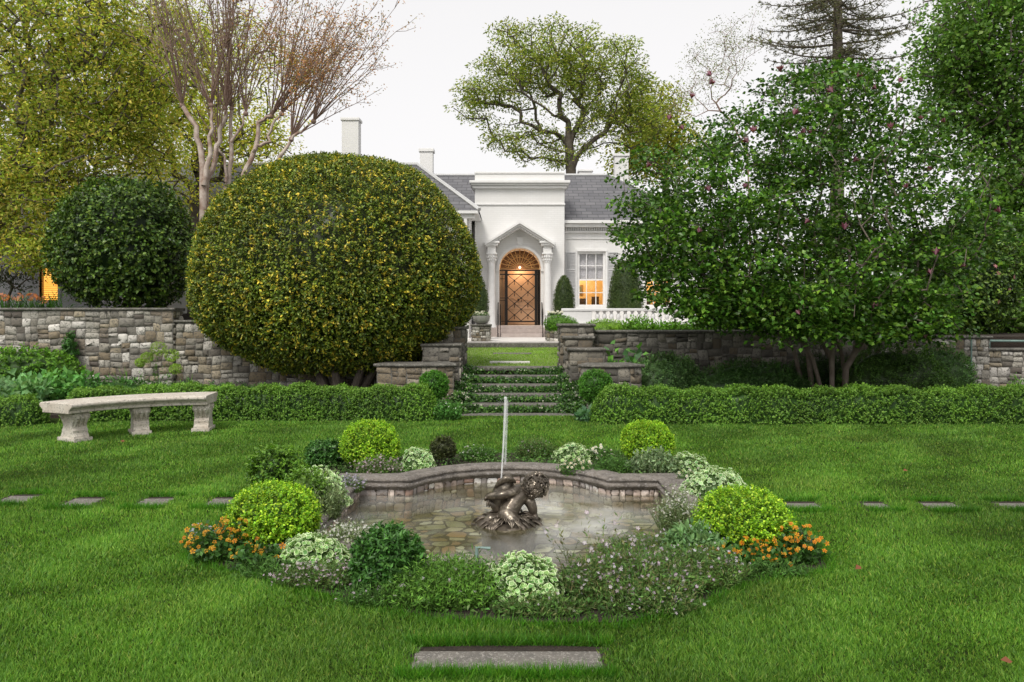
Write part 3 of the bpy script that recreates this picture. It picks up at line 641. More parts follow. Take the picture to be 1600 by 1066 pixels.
# roof: hipped main roof
def tri_roof(pts, faces, name='roof', mm=None):
    q = MB(); q.add(pts, faces); return part(q, name, mm or M['slate'])
e0 = H(620, 346, WD-.35); e1 = H(1104, 346, WD-.35); zr = H(0, 274.5, WD+3.2)[1]; ex0, ex1, ez = -5.9, e1[0], e0[1]
rx0, rx1 = -5.5, ex1-3.3; yr = WD+3.2; yb = WD+8.6
roof = tri_roof([(ex0, WD-.4, ez), (ex1, WD-.4, ez), (ex1, yb, ez), (ex0, yb, ez), (rx0, yr, zr), (rx1, yr, zr), (ex0, WD-.4, ez-.05), (ex1, WD-.4, ez-.05), (ex1, yb, ez-.05), (ex0, yb, ez-.05)], [(0, 1, 5, 4), (1, 2, 5), (2, 3, 4, 5), (3, 0, 4), (6, 7, 8, 9), (0, 1, 7, 6), (1, 2, 8, 7)])
m = MB(); m.tube([(rx0, yr, zr+.02), (rx1, yr, zr+.02), (ex1, WD-.4, ez+.02)], .07, 6); part(m, 'ridge_capping', M['shutter'])
# left wing (nearer), hip slopes
LD = 27.0
lx1, lz = ap(747, 329, LD)[0], ap(747, 329, LD)[2]; lx0 = lx1-9; ly1 = WD+4
px_ = ap(652, 258, LD+3.2); rzl = px_[2]+.0; rxl = px_[0]
lw = thing('house_wing', 'left wing of the white house with slate hip roof seen over the clipped dome', 'house wing', (lx1-4, LD, .83))
def lpart(mb, name, m, **k):
    o = mb.build(name, m, None, **k); o.parent = lw; o.matrix_parent_inverse = __import__('mathutils').Matrix.Translation(-Vector(lw.location)); return o
m = MB(); wz = [ap(x_, y_, LD+.35) for x_, y_ in ((372-22, 405), (372+22, 470))]
wx0, wx1, wz1, wz0 = wz[0][0], wz[1][0], wz[0][2], wz[1][2]
m.plate([[(-18, .83), (lx1-.35, .83), (lx1-.35, lz-.1), (-18, lz-.1)], [(wx0, wz0), (wx1, wz0), (wx1, wz1), (wx0, wz1)]], LD+.35, LD+.6)
m.box(lx1-.6, lx1-.35, LD+.6, FD+.7, .83, lz-.1); lpart(m, 'wall', M['brick'])
m = MB(); m.box(-18.4, lx1, LD, LD+.4, lz-.10, lz); m.box(-18.4, lx1-.12, LD+.12, LD+.4, lz-.26, lz-.11); m.box(lx1-.4, lx1, LD+.4, FD-.02, lz-.10, lz)
for i in range(9): m.box(lx1-.5-i*.9, lx1-.4-i*.9, LD+.1, LD+.4, lz-.5, lz-.27)
lpart(m, 'eaves', M['paint'])
P_ = [(-18.4, LD, lz), (lx1+.04, LD, lz), (lx1+.04, FD+2.0, lz), (-18.4, FD+8, lz), (rxl, LD+3.2, rzl), (-14.5, LD+3.2, rzl), (rxl, FD+5.5, rzl), (-14.5, FD+5.5, rzl)]
q = MB(); q.add(P_, [(0, 1, 4, 5), (1, 2, 6, 4), (4, 6, 7, 5), (0, 5, 7, 3), (2, 3, 7, 6)]); lpart(q, 'roof', M['slate'])
m = MB(); m.tube([(lx1+.04, LD, lz+.03), (rxl, LD+3.2, rzl+.03), (-14.5, LD+3.2, rzl+.03)], .08, 6); lpart(m, 'ridge_capping', M['shutter'])
m = MB(); m.box(wx0, wx1, LD+.7, LD+.75, wz0, wz1); lpart(m, 'lit_blind', emis('lamplit_blind', (1.0, .50, .12), 2.2))
# chimneys
def chimney(label, px0, px1, pyt, pyb, D, cap=5, parent=None):
    a = ap(px0, pyt, D); b_ = ap(px1, pyb, D); m = MB(); w_ = b_[0]-a[0]
    c_ = thing('chimney', label, 'chimney', ((a[0]+b_[0])/2, D+w_*.4, b_[2]), 0, 'white chimneys on the slate roofs')
    h_ = a[2]-b_[2]; k = cap*D/F
    m.box(-w_/2, w_/2, -w_*.4, w_*.4, -.6, h_-k); m.build('stack', M['brick'], c_)
    q = MB(); q.box(-w_/2-.05, w_/2+.05, -w_*.4-.05, w_*.4+.05, h_-k, h_); q.build('cap', M['paint'], c_, bevel=.01)
chimney('tall white chimney rising just above the clipped dome', 534, 560, 184, 250, 31.5, 4)
chimney('white chimney above the left roof slope', 656, 676, 232, 285, 33, 5)
chimney('low flat white chimney stub on the ridge right of the entrance block', 905, 925, 265, 280, 34.2, 3)
chimney('white chimney on the right hand ridge in front of the tree', 961, 982, 240, 285, 34, 4)
# window joinery
def window(px0, py0, px1, py1, blind, parent_dep=WD):
    x0, z1 = H(px0, py0, WD); x1, z0 = H(px1, py1, WD); m = MB(); y = WD+.05; fw = .09
    m.box(x0, x0+fw, y, y+.12, z0, z1); m.box(x1-fw, x1, y, y+.12, z0, z1); m.box(x0+fw, x1-fw, y, y+.12, z1-fw, z1); m.box(x0+fw, x1-fw, y, y+.12, z0, z0+fw*.8)
    zc = (z0+z1)/2-.03; m.box(x0+fw, x1-fw, y+.01, y+.1, zc-.03, zc+.03)
    for i in (1, 2): xx = x0+(x1-x0)*i/3; m.box(xx-.016, xx+.016, y+.02, y+.07, z0+fw*.8, z1-fw)
    for zz in (z0+(zc-z0)*.52, zc+(z1-zc)*.5): m.box(x0+fw, x1-fw, y+.025, y+.065, zz-.016, zz+.016)
    f_ = part(m, 'window', M['paint'])
    s = MB(); s.box(x0-.08, x1+.08, WD-.09, WD+.05, z0-.09, z0-.003); s.box(x0-.07, x1+.07, WD-.06, WD-.003, z1+.003, z1+.09); s.box(x0-.09, x0-.003, WD-.05, WD-.003, z0, z1); s.box(x1+.003, x1+.09, WD-.05, WD-.003, z0, z1); sub(s, 'sill', M['paint'], f_)
    bl = MB(); bl.box(x0+.02, x1-.02, WD+.20, WD+.22, zc+.0, z1); sub(bl, 'blind', mat('grey_blind', (.52, .51, .53), (.47, .46, .48), 3, .9), f_)
    g_ = MB(); g_.add([(x0, y+.045, z0), (x1, y+.045, z0), (x1, y+.045, z1), (x0, y+.045, z1)], [(0, 1, 2, 3)])
    mm, t, o, p = newmat('window_glass'); t.nodes.remove(p); tr_ = nd(t, 'ShaderNodeBsdfTransparent'); gl = nd(t, 'ShaderNodeBsdfGlossy'); gl.inputs['Roughness'].default_value = .02; ms = nd(t, 'ShaderNodeMixShader'); ms.inputs[0].default_value = .12
    t.links.new(tr_.outputs[0], ms.inputs[1]); t.links.new(gl.outputs[0], ms.inputs[2]); t.links.new(ms.outputs[0], o.inputs[0])
    sub(g_, 'pane', mm, f_)
    r = MB(); r.box(x0-.5, x1+.5, WD+2.2, WD+2.25, z0-.6, z1+.2); r.box(x0-.55, x0-.5, WD+.31, WD+2.2, z0-.6, z1+.2); r.box(x1+.5, x1+.55, WD+.31, WD+2.2, z0-.6, z1+.2); r.box(x0-.5, x1+.5, WD+.31, WD+2.2, z1+.2, z1+.25); r.box(x0-.5, x1+.5, WD+.31, WD+2.2, z0-.65, z0-.6)
    sub(r, 'room', mat('cream_room', (.80, .62, .34), (.74, .55, .28), 1.5, .9), f_)
    fr = MB(); fr.box(x0+.05, x0+.42, WD+2.14, WD+2.19, zc-.55, zc-.12); o1 = sub(fr, 'picture_frame', mat('gilt_frame', (.28, .16, .05), None, rough=.5), f_)
    fr = MB(); fr.box(x0+.11, x0+.36, WD+2.12, WD+2.138, zc-.48, zc-.19); sub(fr, 'picture', mat('dull_picture', (.30, .30, .20), (.10, .12, .08), 9, .8), f_)
    ch = MB(); ch.box(x0+.15, x0+.48, WD+1.4, WD+1.5, z0-.2, z0+.34); ch.box(x0+.72, x0+1.02, WD+1.5, WD+1.6, z0-.2, z0+.42); sub(ch, 'chair_backs', mat('dark_chair', (.05, .035, .03), None), f_)
    ld = bpy.data.lights.new('room_lamp', 'POINT'); ld.energy = 42; ld.color = (1, .76, .45); ld.shadow_soft_size = .2; lo = link(bpy.data.objects.new('room_lamp', ld)); lo.location = (x0+.15, WD+1.2, zc+.25)
for i, w_ in enumerate(wins): window(*w_, True)
for i, (a, b_) in enumerate(((883, 900.5), (948.5, 965), (989, 1004.5), (1054, 1070))):
    m = MB(); z1 = H(0, 394, WD)[1]; z0 = H(0, 479, WD)[1]; xa = H(a, 0, WD)[0]; xb = H(b_, 0, WD)[0]; y = WD-.06; s = .05
    m.box(xa, xa+s, y, y+.055, z0, z1); m.box(xb-s, xb, y, y+.055, z0, z1)
    for zz in (z0, z0+(z1-z0)*.33, z0+(z1-z0)*.66, z1-s): m.box(xa+s, xb-s, y+.002, y+.053, zz, zz+s)
    n = 38
    for k in range(n):
        zz = z0+(z1-z0)*k/n; m.add([(xa+s, y+.005, zz), (xb-s, y+.005, zz), (xb-s, y+.04, zz+.05), (xa+s, y+.04, zz+.05)], [(0, 1, 2, 3)])
    part(m, 'shutter', M['shutter'])
# porch
GD = FD-.55
for pxc in (768, 855.5):
    cx, zc_ = H(pxc, 397, GD); m = MB(); zbase = H(0, 512, GD)[1]
    m.lathe([(.19, zbase), (.19, zbase+.06), (.165, zbase+.09), (.165, zbase+.13), (.145, zbase+.17), (.145, zbase+1.0), (.125, zc_-.32), (.145, zc_-.31), (.145, zc_-.28)], cx, GD+.2, 0, 28)
    o = part(m, 'column', M['paint'], smooth=True)
    m = MB(); m.lathe([(.125, zc_-.28), (.14, zc_-.2), (.17, zc_-.1), (.19, zc_-.04), (.21, zc_)], cx, GD+.2, 0, 16)
    for k in range(12):
        a = k*math.pi/6
        for zz, rr in ((zc_-.21, .155), (zc_-.1, .185)): m.ball((cx+rr*math.cos(a+zz*9), GD+.2+rr*math.sin(a+zz*9), zz), .032, 6, 5, (1, 1, 1.5))
    m.box(cx-.2, cx+.2, GD, GD+.4, zc_+.002, zc_+.05); m.box(cx-.155, cx+.155, GD+.04, GD+.4, zc_+.052, H(0, 384, GD)[1]); sub(m, 'capital', M['paint'], o)
    m = MB(); za = H(0, 384, GD)[1]; m.box(cx-.24, cx+.24, GD-.04, FD-.003, za+.003, za+.10); m.box(cx-.30, cx+.30, GD-.10, FD-.003, za+.103, za+.17)
    for k in range(8): m.box(cx-.225+k*.06, cx-.195+k*.06, GD-.065, GD-.042, za+.03, za+.085)
    part(m, 'entablature', M['paint'])
    m = MB(); m.box(cx-.21, cx+.21, GD-.03, FD-.003, zb, zbase-.002); part(m, 'column_base', M['step_stone'], bevel=.01)
    m = MB(); m.box(cx-.10, cx+.10, FD-.05, FD-.003, zbase, za); part(m, 'pilaster', M['paint'])
apx, apz = H(812, 346, GD); elx, elz = H(757.5, 380, GD); erx = 2*apx-elx
def chev(t0, t1, y0, y1, name, dx=0):
    m = MB(); sl = (apz-elz)/(apx-elx)
    ez_ = elz+dx*sl; m.prism([(elx+dx, ez_-t0), (apx, apz-t0), (erx-dx, ez_-t0), (erx-dx, ez_-t1), (apx, apz-t1), (elx+dx, ez_-t1)], y0, y1); return m
part(chev(0, .09, GD-.16, FD-.003, ''), 'raking_cornice', M['paint']); part(chev(.092, .17, GD-.08, FD-.003, '', .03), 'raking_cornice', M['paint'])
m = chev(.172, .23, GD+.02, FD-.003, '', .30); sl = (apz-elz)/(apx-elx)
for k in range(19):
    xx = elx+.34+(erx-elx-.68)*k/18; zz = apz-abs(xx-apx)*sl-.172; m.box(xx-.022, xx+.022, GD-.03, GD+.018, zz-.075, zz-.012)
part(m, 'dentils', M['paint'])
# porch arch moulding, keystone
def arc_band(cx, zc, r0, r1, y0, y1, n=24):
    m = MB(); m.prism([(cx-r1*math.cos(math.pi*i/n), zc+r1*math.sin(math.pi*i/n)) for i in range(n+1)] + [(cx+r0*math.cos(math.pi*i/n), zc+r0*math.sin(math.pi*i/n)) for i in range(n+1)], y0, y1); return m
m = arc_band(acx, zs, ar+.002, ar+.10, FD-.05, FD-.002); m.box(ax0-.12, ax0, FD-.06, FD-.003, zs-.1, zs-.003); m.box(ax1, ax1+.12, FD-.06, FD-.003, zs-.1, zs-.003); part(m, 'arch_moulding', M['paint'])
m = MB(); m.prism([(acx-.09, zs+ar+.1), (acx+.09, zs+ar+.1), (acx+.13, zs+ar+.4), (acx-.13, zs+ar+.4)], FD-.09, FD-.004); part(m, 'keystone', M['paint'])
# porch interior
m = MB(); DD = FD+1.32; m.box(ax0-.3, ax1+.3, DD, DD+.1, zf, zs+ar+.2); m.box(ax0, ax1, FD, DD, zf-.1, zf); part(m, 'porch_back', mat('warm_plaster', (.62, .48, .33), (.55, .40, .27), 3, .8))
x_a, x_b = H(786, 0, FD)[0], H(839, 0, FD)[0]; zd = zs+.05
m = MB(); m.box(x_a, x_b, DD-.06, DD-.002, zf+.02, zd); d_ = part(m, 'front_door', M['door'], bevel=.01)
m = MB(); w_ = (x_b-x_a)
for (u0, u1, v0, v1) in ((.1, .9, .06, .30), (.1, .9, .36, .95)):
    X0, X1, Z0, Z1 = x_a+u0*w_, x_a+u1*w_, zf+v0*(zd-zf), zf+v1*(zd-zf); e = .035
    m.box(X0, X1, DD-.085, DD-.062, Z0, Z0+e); m.box(X0, X1, DD-.085, DD-.062, Z1-e, Z1); m.box(X0, X0+e, DD-.083, DD-.062, Z0+e, Z1-e); m.box(X1-e, X1, DD-.083, DD-.062, Z0+e, Z1-e)
m.tube([(x_a+.12, DD-.075, zf+.95+.03*0), (x_a+.35, DD-.075, zf+1.08), (x_a+.6, DD-.075, zf+.93), (x_a+.9, DD-.075, zf+1.02), (x_b-.15, DD-.075, zf+.9)], .02, 6); sub(m, 'panel_moulding', M['door'], d_)
m = MB(); m.ball((acx-.05, DD-.11, zf+1.0), .045, 10, 7); sub(m, 'knob', M['iron'], d_)
# iron gate
GY = FD+.35
def bar(m, a, b_, r=.012): m.tube([a, b_], r, 5, False)
gate = MB(); gz1 = zs-.02
xg0, xg1 = H(791, 0, FD)[0], H(838, 0, FD)[0]
for xx in (xg0, xg1): gate.box(xx-.055, xx+.055, GY-.03, GY+.03, zf, gz1)
gate.box(ax0+.01, ax1-.01, GY-.028, GY+.028, gz1-.05, gz1); gate.box(ax0+.01, ax1-.01, GY-.028, GY+.028, gz1-.2, gz1-.16); gate.box(xg0+.055, xg1-.055, GY-.02, GY+.02, zf+.12, zf+.17)
for k in range(5):
    for s, e in ((ax0+.02, xg0-.07), (xg1+.07, ax1-.02)):
        xx = s+(e-s)*k/4; bar(gate, (xx, GY, zf), (xx, GY, gz1), .011)
for zz in (zf+.15, zf+.95, zf+1.05, gz1-.35):
    bar(gate, (ax0+.01, GY, zz), (xg0, GY, zz)); bar(gate, (xg1, GY, zz), (ax1-.01, GY, zz))
gp_ = part(gate, 'gate_frame', M['iron'])
lat = MB(); L0, L1, Z0, Z1 = xg0+.055, xg1-.055, zf+.17, gz1-.2; nx, nz = 2, 4; cw, chh = (L1-L0)/nx, (Z1-Z0)/nz
for i in range(nx):
    for j in range(nz):
        a, b_ = L0+i*cw, Z0+j*chh; bar(lat, (a, GY, b_), (a+cw, GY, b_+chh), .013); bar(lat, (a+cw, GY, b_), (a, GY, b_+chh), .013)
        for (cx, cz) in ((a+cw/2, b_+chh/2), (a+cw, b_)):
            if cx < L1-.02 and cz > Z0: lat.ball((cx, GY-.01, cz), .036, 8, 6); lat.tube([(cx, GY-.01, cz-.04), (cx, GY-.01, cz-.13), (cx, GY-.01, cz-.17)], [.01, .018, .004], 6)
part(lat, 'gate_lattice', M['iron'])
fan = MB(); fz = zs+.05
for k in range(13):
    a = math.pi*k/12; fan.tube([(acx+.2*math.cos(a), GY, fz+.17*math.sin(a)), (acx+(ar-.03)*math.cos(a), GY, fz-.02+(ar-.06)*math.sin(a))], .015, 5)
    if k < 12:
        a2 = a+math.pi/24; fan.tube([(acx+.45*math.cos(a), GY, fz+.43*math.sin(a)), (acx+.60*math.cos(a2), GY, fz+.56*math.sin(a2)), (acx+.45*math.cos(a+math.pi/12), GY, fz+.43*math.sin(a+math.pi/12))], .009, 5)
for r_ in (.2, .45, ar-.03): fan.tube([(acx+r_*math.cos(math.pi*k/24), GY, fz-.02+(r_-.0)*math.sin(math.pi*k/24)*.97) for k in range(25)], .013, 5)
part(fan, 'fanlight', M['brass'])
dk = MB(); dk.prism([(acx-(ar)*math.cos(math.pi*i/20), zs+.05+(ar-.06)*math.sin(math.pi*i/20)) for i in range(21)], DD-.2, DD-.18); part(dk, 'transom_panel', mat('dark_amber_timber', (.10, .045, .014), (.06, .024, .008), 7, .6))
ld = bpy.data.lights.new('porch_lamp', 'POINT'); ld.energy = 16; ld.color = (1, .66, .38); ld.shadow_soft_size = .09; lo = link(bpy.data.objects.new('porch_lamp_light', ld)); lo.location = (acx, FD+.85, zs-.02)
m = MB(); m.ball((acx, FD+.85, zs+.10), .05, 12, 8); part(m, 'porch_lamp', emis('lamp_glass', (1, .72, .42), 3))
# porch steps and rails
m = MB(); sx0, sx1 = H(776, 0, FD)[0], H(849, 0, FD)[0]
for i in range(3): m.box(sx0-.05*(2-i)*0, sx1, FD-1.15+i*.38, FD-.003, zb+i*.14, zb+(i+1)*.14-.002)
part(m, 'porch_steps', M['step_stone'], bevel=.012)
for xx in (ax0-.03, ax1+.03):
    m = MB()
    for yy, zz in ((FD-1.2, zb), (FD-.25, zf)):
        m.tube([(xx, yy, zz), (xx, yy, zz+.85)], .018, 6)
        m.tube([(xx+.09, yy, zz), (xx+.09, yy, zz+.8)], .012, 6)
    m.tube([(xx, FD-1.3, zb+.84), (xx, FD-1.2, zb+.86), (xx, FD-.25, zf+.86)], .022, 6)
    part(m, 'handrail', M['iron'])
# patio with stone edge
m = MB(); m.box(-3.2, 3.4, 23.75, FD+.2, .60, .83); props(m.build('patio', M['patio'], None), kind='structure')
m = MB(); m.box(-3.2, 3.4, 23.5, 23.746, .60, .80); props(m.build('patio_edge', M['cope'], None, bevel=.02), kind='structure')
m = MB(); zz = ap(0, 505, 26.0)[2]; m.box(2.1, 12, 25.9, 30.0, .6, zz); props(m.build('side_terrace', M['patio']), kind='structure')
# balustrade
BD = 26.0; t = thing('balustrade', 'white balustrade of turned balusters on the terrace right of the porch', 'balustrade', (2.3, BD, zz))
bx0 = ap(905, 0, BD)[0]-2.3; bx1 = ap(1190, 0, BD)[0]-2.3; zr_ = ap(0, 482, BD)[2]-zz
m = MB(); m.box(bx0-.6, bx1, -.13, .13, zr_-.09, zr_); m.build('rail', M['paint'], t, bevel=.015)
m = MB(); m.box(bx0-.6, bx1, -.12, .12, 0, .06); m.box(bx0-.6, bx0+.42, -.1, .1, .06, zr_-.09); m.build('plinth', M['paint'], t, bevel=.01)
hbz = zr_-.15; bm_ = MB(); bm_.lathe([(.07, 0), (.07, .03), (.045, .05), (.075, .12), (.082, .17), (.06, .24), (.038, hbz*.72), (.05, hbz*.86), (.06, hbz*.92), (.07, hbz*.95), (.07, hbz)], 0, 0, 0, 14)
b0 = bm_.build('baluster', M['paint'], t, smooth=True); b0.location = (bx0+.62, 0, .06)
n = int((bx1-bx0-.7)/.235)
for i in range(1, min(n, 34)):
    c_ = b0.copy(); link(c_); c_.parent = t; c_.location = (bx0+.62+i*.235, 0, .06)
m = MB(); m.box(bx0-.9, bx1, -.2, .16, -.9, -.002); m.build('base_wall', M['white'], t)
# piers with bowls beside the patio
def bowl(px, label, plabel):
    x, y, _ = ap(px, 0, 24.2); zt_ = ap(0, 507, 24.0)[2]; stone_wall('stone_pier', plabel, [(x-.28, 23.95), (x+.28, 23.95)], .6, zt_, STONEPAL, 'stepped stone piers beside the garden steps', thick=.5, mxs=(.3, .18), cat='pier')
    T = thing('planter_bowl', label, 'planter', (x, 24.2, zt_), 0, 'round grey bowls flanking the porch')
    m = MB(); m.lathe([(.12, 0), (.19, .04), (.25, .12), (.275, .22), (.285, .27), (.265, .27), (.25, .22)], 0, 0, 0, 28); m.build('bowl', M['bowl'], T, smooth=True)
    n = 260; P = np.stack([rng.uniform(-.24, .24, n), rng.uniform(-.24, .24, n), rng.uniform(.24, .36, n)], 1); P = P[np.hypot(P[:, 0], P[:, 1]) < .26]
    leafobj('foliage', [inst(LEAF, P, rng.normal(size=P.shape)+[0, 0, 1], .07, pal(len(P), [(.05, .10, .03), (.08, .13, .05)]))], M['leaf'], T)
    P2 = P[:50]+[0, 0, .06]; props(leafobj('flowers', [inst(FLOWER, P2, rng.normal(size=P2.shape)*.4+[0, -.6, 1], .07, pal(len(P2), [(.8, .8, .74)], .05), (.6, .55, .2))], M['petal'], T), kind='stuff')
bowl(867.5, 'round grey planter bowl of white flowers right of the porch', 'low stone pier under the right hand planter bowl')
bowl(752, 'round grey planter bowl of white flowers half hidden by the clipped dome', 'low stone pier under the left hand planter bowl')
# outbuilding at far left with lamplit louvre window
OB = 22.0; t = thing('garden_building', 'grey rendered building with glowing orange louvred window behind the left trees', 'building', (-13, OB, .83))
def ob(mb, name, m): o = mb.build(name, m, None); o.parent = t; o.matrix_parent_inverse = __import__('mathutils').Matrix.Translation(-Vector(t.location)); return o
p0 = ap(62, 400, OB); p1 = ap(91, 470, OB)
m = MB(); m.plate([[(-20, .8), (p1[0]+.9, .8), (p1[0]+.9, 4.0), (-20, 4.0)], [(p0[0], p1[2]), (p1[0], p1[2]), (p1[0], p0[2]), (p0[0], p0[2])]], OB, OB+.25); m.box(p1[0]+.65, p1[0]+.9, OB+.25, OB+4, .8, 4.0); ob(m, 'wall', M['greywall'])
m = MB(); m.add([(-20.4, OB-.5, 3.95), (p1[0]+1.4, OB-.5, 3.95), (p1[0]+1.4, OB+5, 3.95), (-20.4, OB+5, 3.95), (-17, OB+2.2, 5.2), (p1[0]-1.4, OB+2.2, 5.2)], [(0, 1, 5, 4), (1, 2, 5), (2, 3, 4, 5), (3, 0, 4), (0, 1, 2, 3)]); ob(m, 'roof', M['slate'])
m = MB(); m.box(p0[0]-.08, p0[0], OB-.03, OB+.1, p1[2], p0[2]); m.box(p1[0], p1[0]+.08, OB-.03, OB+.1, p1[2], p0[2]); wf = ob(m, 'window', M['greywall'])
m = MB(); m.box(p0[0], p1[0], OB+.2, OB+.22, p1[2], p0[2]); o = m.build('pane', emis('lamplit_glass', (1, .42, .05), 1.6, (1, .55, .12), 4)); o.parent = wf
m = MB(); h_ = (p0[2]-p1[2])
for k in range(22): z_ = p1[2]+h_*k/22; m.add([(p0[0], OB+.06, z_), (p1[0], OB+.06, z_), (p1[0], OB+.12, z_+.028), (p0[0], OB+.12, z_+.028)], [(0, 1, 2, 3)])
o = m.build('louvres', mat('amber_louvre', (.5, .22, .05), None, rough=.6)); o.parent = wf
# ---------------------------------------------------------------- plants
YG = [(.135,.25,.014),(.19,.31,.018),(.085,.18,.012),(.28,.37,.03),(.10,.20,.012)]; YGD = [(.05,.13,.010),(.08,.17,.012)]
HG = [(.075,.150,.022),(.095,.18,.026),(.048,.105,.017),(.125,.215,.036)]
def shrub(name, label, cat, c, rad, n, nl, length, size, cols, matk='leaf', group=None, amp=.07, freq=3.0, zmin=-.75, ccol=None, tpl=LEAF, wid=1.0, up=.5, k0=0, power=2.0, inner=.88, stem=.03, cs=.86, bright=.5, base=0.0, stemcol='bark'):
    """clipped or loose shrub: stem plus a foliage mesh of leafy sprigs; c = centre of the crown"""
    t = thing(name, label, cat, (c[0], c[1], base), 0, group); cc = (0, 0, c[2]-base)
    P, Nn = shell(n, cc, rad, amp, freq, inner, zmin, k0, power)
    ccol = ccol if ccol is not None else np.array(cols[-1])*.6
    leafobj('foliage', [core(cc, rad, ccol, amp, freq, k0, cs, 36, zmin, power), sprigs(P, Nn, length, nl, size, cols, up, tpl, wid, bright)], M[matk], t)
    m = MB()
    for k in range(3): a = k*2.1; m.tube([(stem*1.3*math.cos(a), stem*1.3*math.sin(a), -.02), (rad[0]*.25*math.cos(a), rad[1]*.25*math.sin(a), cc[2]*.9)], [stem, stem*.6], 6)
    m.build('stem', M[stemcol], t); return t
# four clipped yellow-green box balls at the corners of the bed
for lab, px, py, D, rx, rz in (('lime green clipped box ball at the front left corner of the pool', 428, 0, 5.65, .30, .225), ('lime green clipped box ball at the front right corner of the pool', 1160, 0, 5.55, .32, .215),
        ('lime green clipped box ball at the back left of the pool', 579, 0, 8.35, .285, .24), ('lime green clipped box ball at the back right of the pool', 1011, 0, 8.7, .275, .215)):
    x = (px-800)*D/F; cz = {428: .190, 1160: .185, 579: .26, 1011: .235}[px]
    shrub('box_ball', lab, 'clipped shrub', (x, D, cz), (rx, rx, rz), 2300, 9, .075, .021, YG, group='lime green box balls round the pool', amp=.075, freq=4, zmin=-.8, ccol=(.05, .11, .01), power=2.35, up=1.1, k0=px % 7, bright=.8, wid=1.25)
# box balls beside the steps
for lab, px, py, D, r in (('dark green box ball at the left foot of the garden steps', 678, 603, 12.75, .235), ('green box ball at the right foot of the garden steps', 931, 604, 12.6, .265)):
    p = ap(px, py, D); shrub('box_ball', lab, 'clipped shrub', p, (r, r, r), 1300, 8, .06, .024, [(.05,.15,.015),(.07,.19,.02),(.035,.10,.012)], group='box balls beside the steps', amp=.03, zmin=-.95, power=2.1, up=.7)
# ---- low box hedges
def hedge(label, pts, wd, z1, n, seed, group='low clipped box hedges'):
    P = np.array(pts, float); seg = np.linalg.norm(np.diff(P, axis=0), axis=1); L = seg.sum(); cu = np.concatenate([[0], np.cumsum(seg)])
    t = thing('box_hedge', label, 'hedge', (P[0][0], P[0][1], 0), 0, group); org = np.array([P[0][0], P[0][1], 0])
    def at(u, a, rr):          # a: angle round section (0..pi from one foot over top to the other)
        u = np.clip(u, 0, L); x = np.interp(u, cu, P[:, 0]); y = np.interp(u, cu, P[:, 1]); e = .3
        tx = np.interp(np.clip(u+e, 0, L), cu, P[:, 0])-np.interp(np.clip(u-e, 0, L), cu, P[:, 0]); ty = np.interp(np.clip(u+e, 0, L), cu, P[:, 1])-np.interp(np.clip(u-e, 0, L), cu, P[:, 1]); l = np.hypot(tx, ty)
        nx, ny = ty/l, -tx/l; c_, s_ = np.cos(a), np.sin(a); q = (np.abs(c_)**5+np.abs(s_)**5)**(-1/5)
        endf = np.clip(np.minimum(u, L-u)/.22, 0.05, 1)**.5
        nb = np.floor(u/.62+seed); bl = 1 + .05*np.sin(u*10.1+seed) + .045*np.sin(u*3.3+seed*2) + .03*np.sin(u*23+a*4)
        h = rr*q*bl*endf; return np.stack([x+nx*c_*h*wd/2, y+ny*c_*h*wd/2, s_*h*z1], 1)-org, unit(np.stack([nx*c_, ny*c_, s_*1.0], 1))
    u = rng.uniform(0, L, n); a = rng.beta(.9, .9, n)*math.pi; a = np.where(rng.random(n) < .6, rng.uniform(0, math.pi*.65, n), a)
    Q, Nn = at(u, a, 1 - .15*rng.random(n)**2)
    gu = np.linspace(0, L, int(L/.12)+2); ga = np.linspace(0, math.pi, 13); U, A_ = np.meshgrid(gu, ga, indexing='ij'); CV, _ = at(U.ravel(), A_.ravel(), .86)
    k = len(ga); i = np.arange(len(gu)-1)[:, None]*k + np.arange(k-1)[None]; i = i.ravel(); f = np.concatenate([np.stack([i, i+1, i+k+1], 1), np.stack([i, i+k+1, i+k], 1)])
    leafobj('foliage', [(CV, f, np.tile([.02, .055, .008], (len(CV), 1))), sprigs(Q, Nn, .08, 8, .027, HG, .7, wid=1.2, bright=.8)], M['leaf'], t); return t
hedge('low clipped box hedge running behind the curved bench to the steps', [(-7.05, 12.0), (-6.0, 12.45), (-4.5, 12.5), (-2.5, 12.38), (-1.15, 12.3)], .55, .50, 9500, 1)
hedge('low clipped box hedge running from the steps to the right edge of the photo', [(1.22, 12.05), (3, 12.0), (5.5, 12.0), (8.2, 12.0), (9.6, 12.3)], .55, .515, 11000, 3)
hedge('short box hedge curving towards the camera at the left edge of the photo', [(-9.5, 11.1), (-8.2, 11.45), (-7.2, 11.95)], .6, .42, 2200, 5)
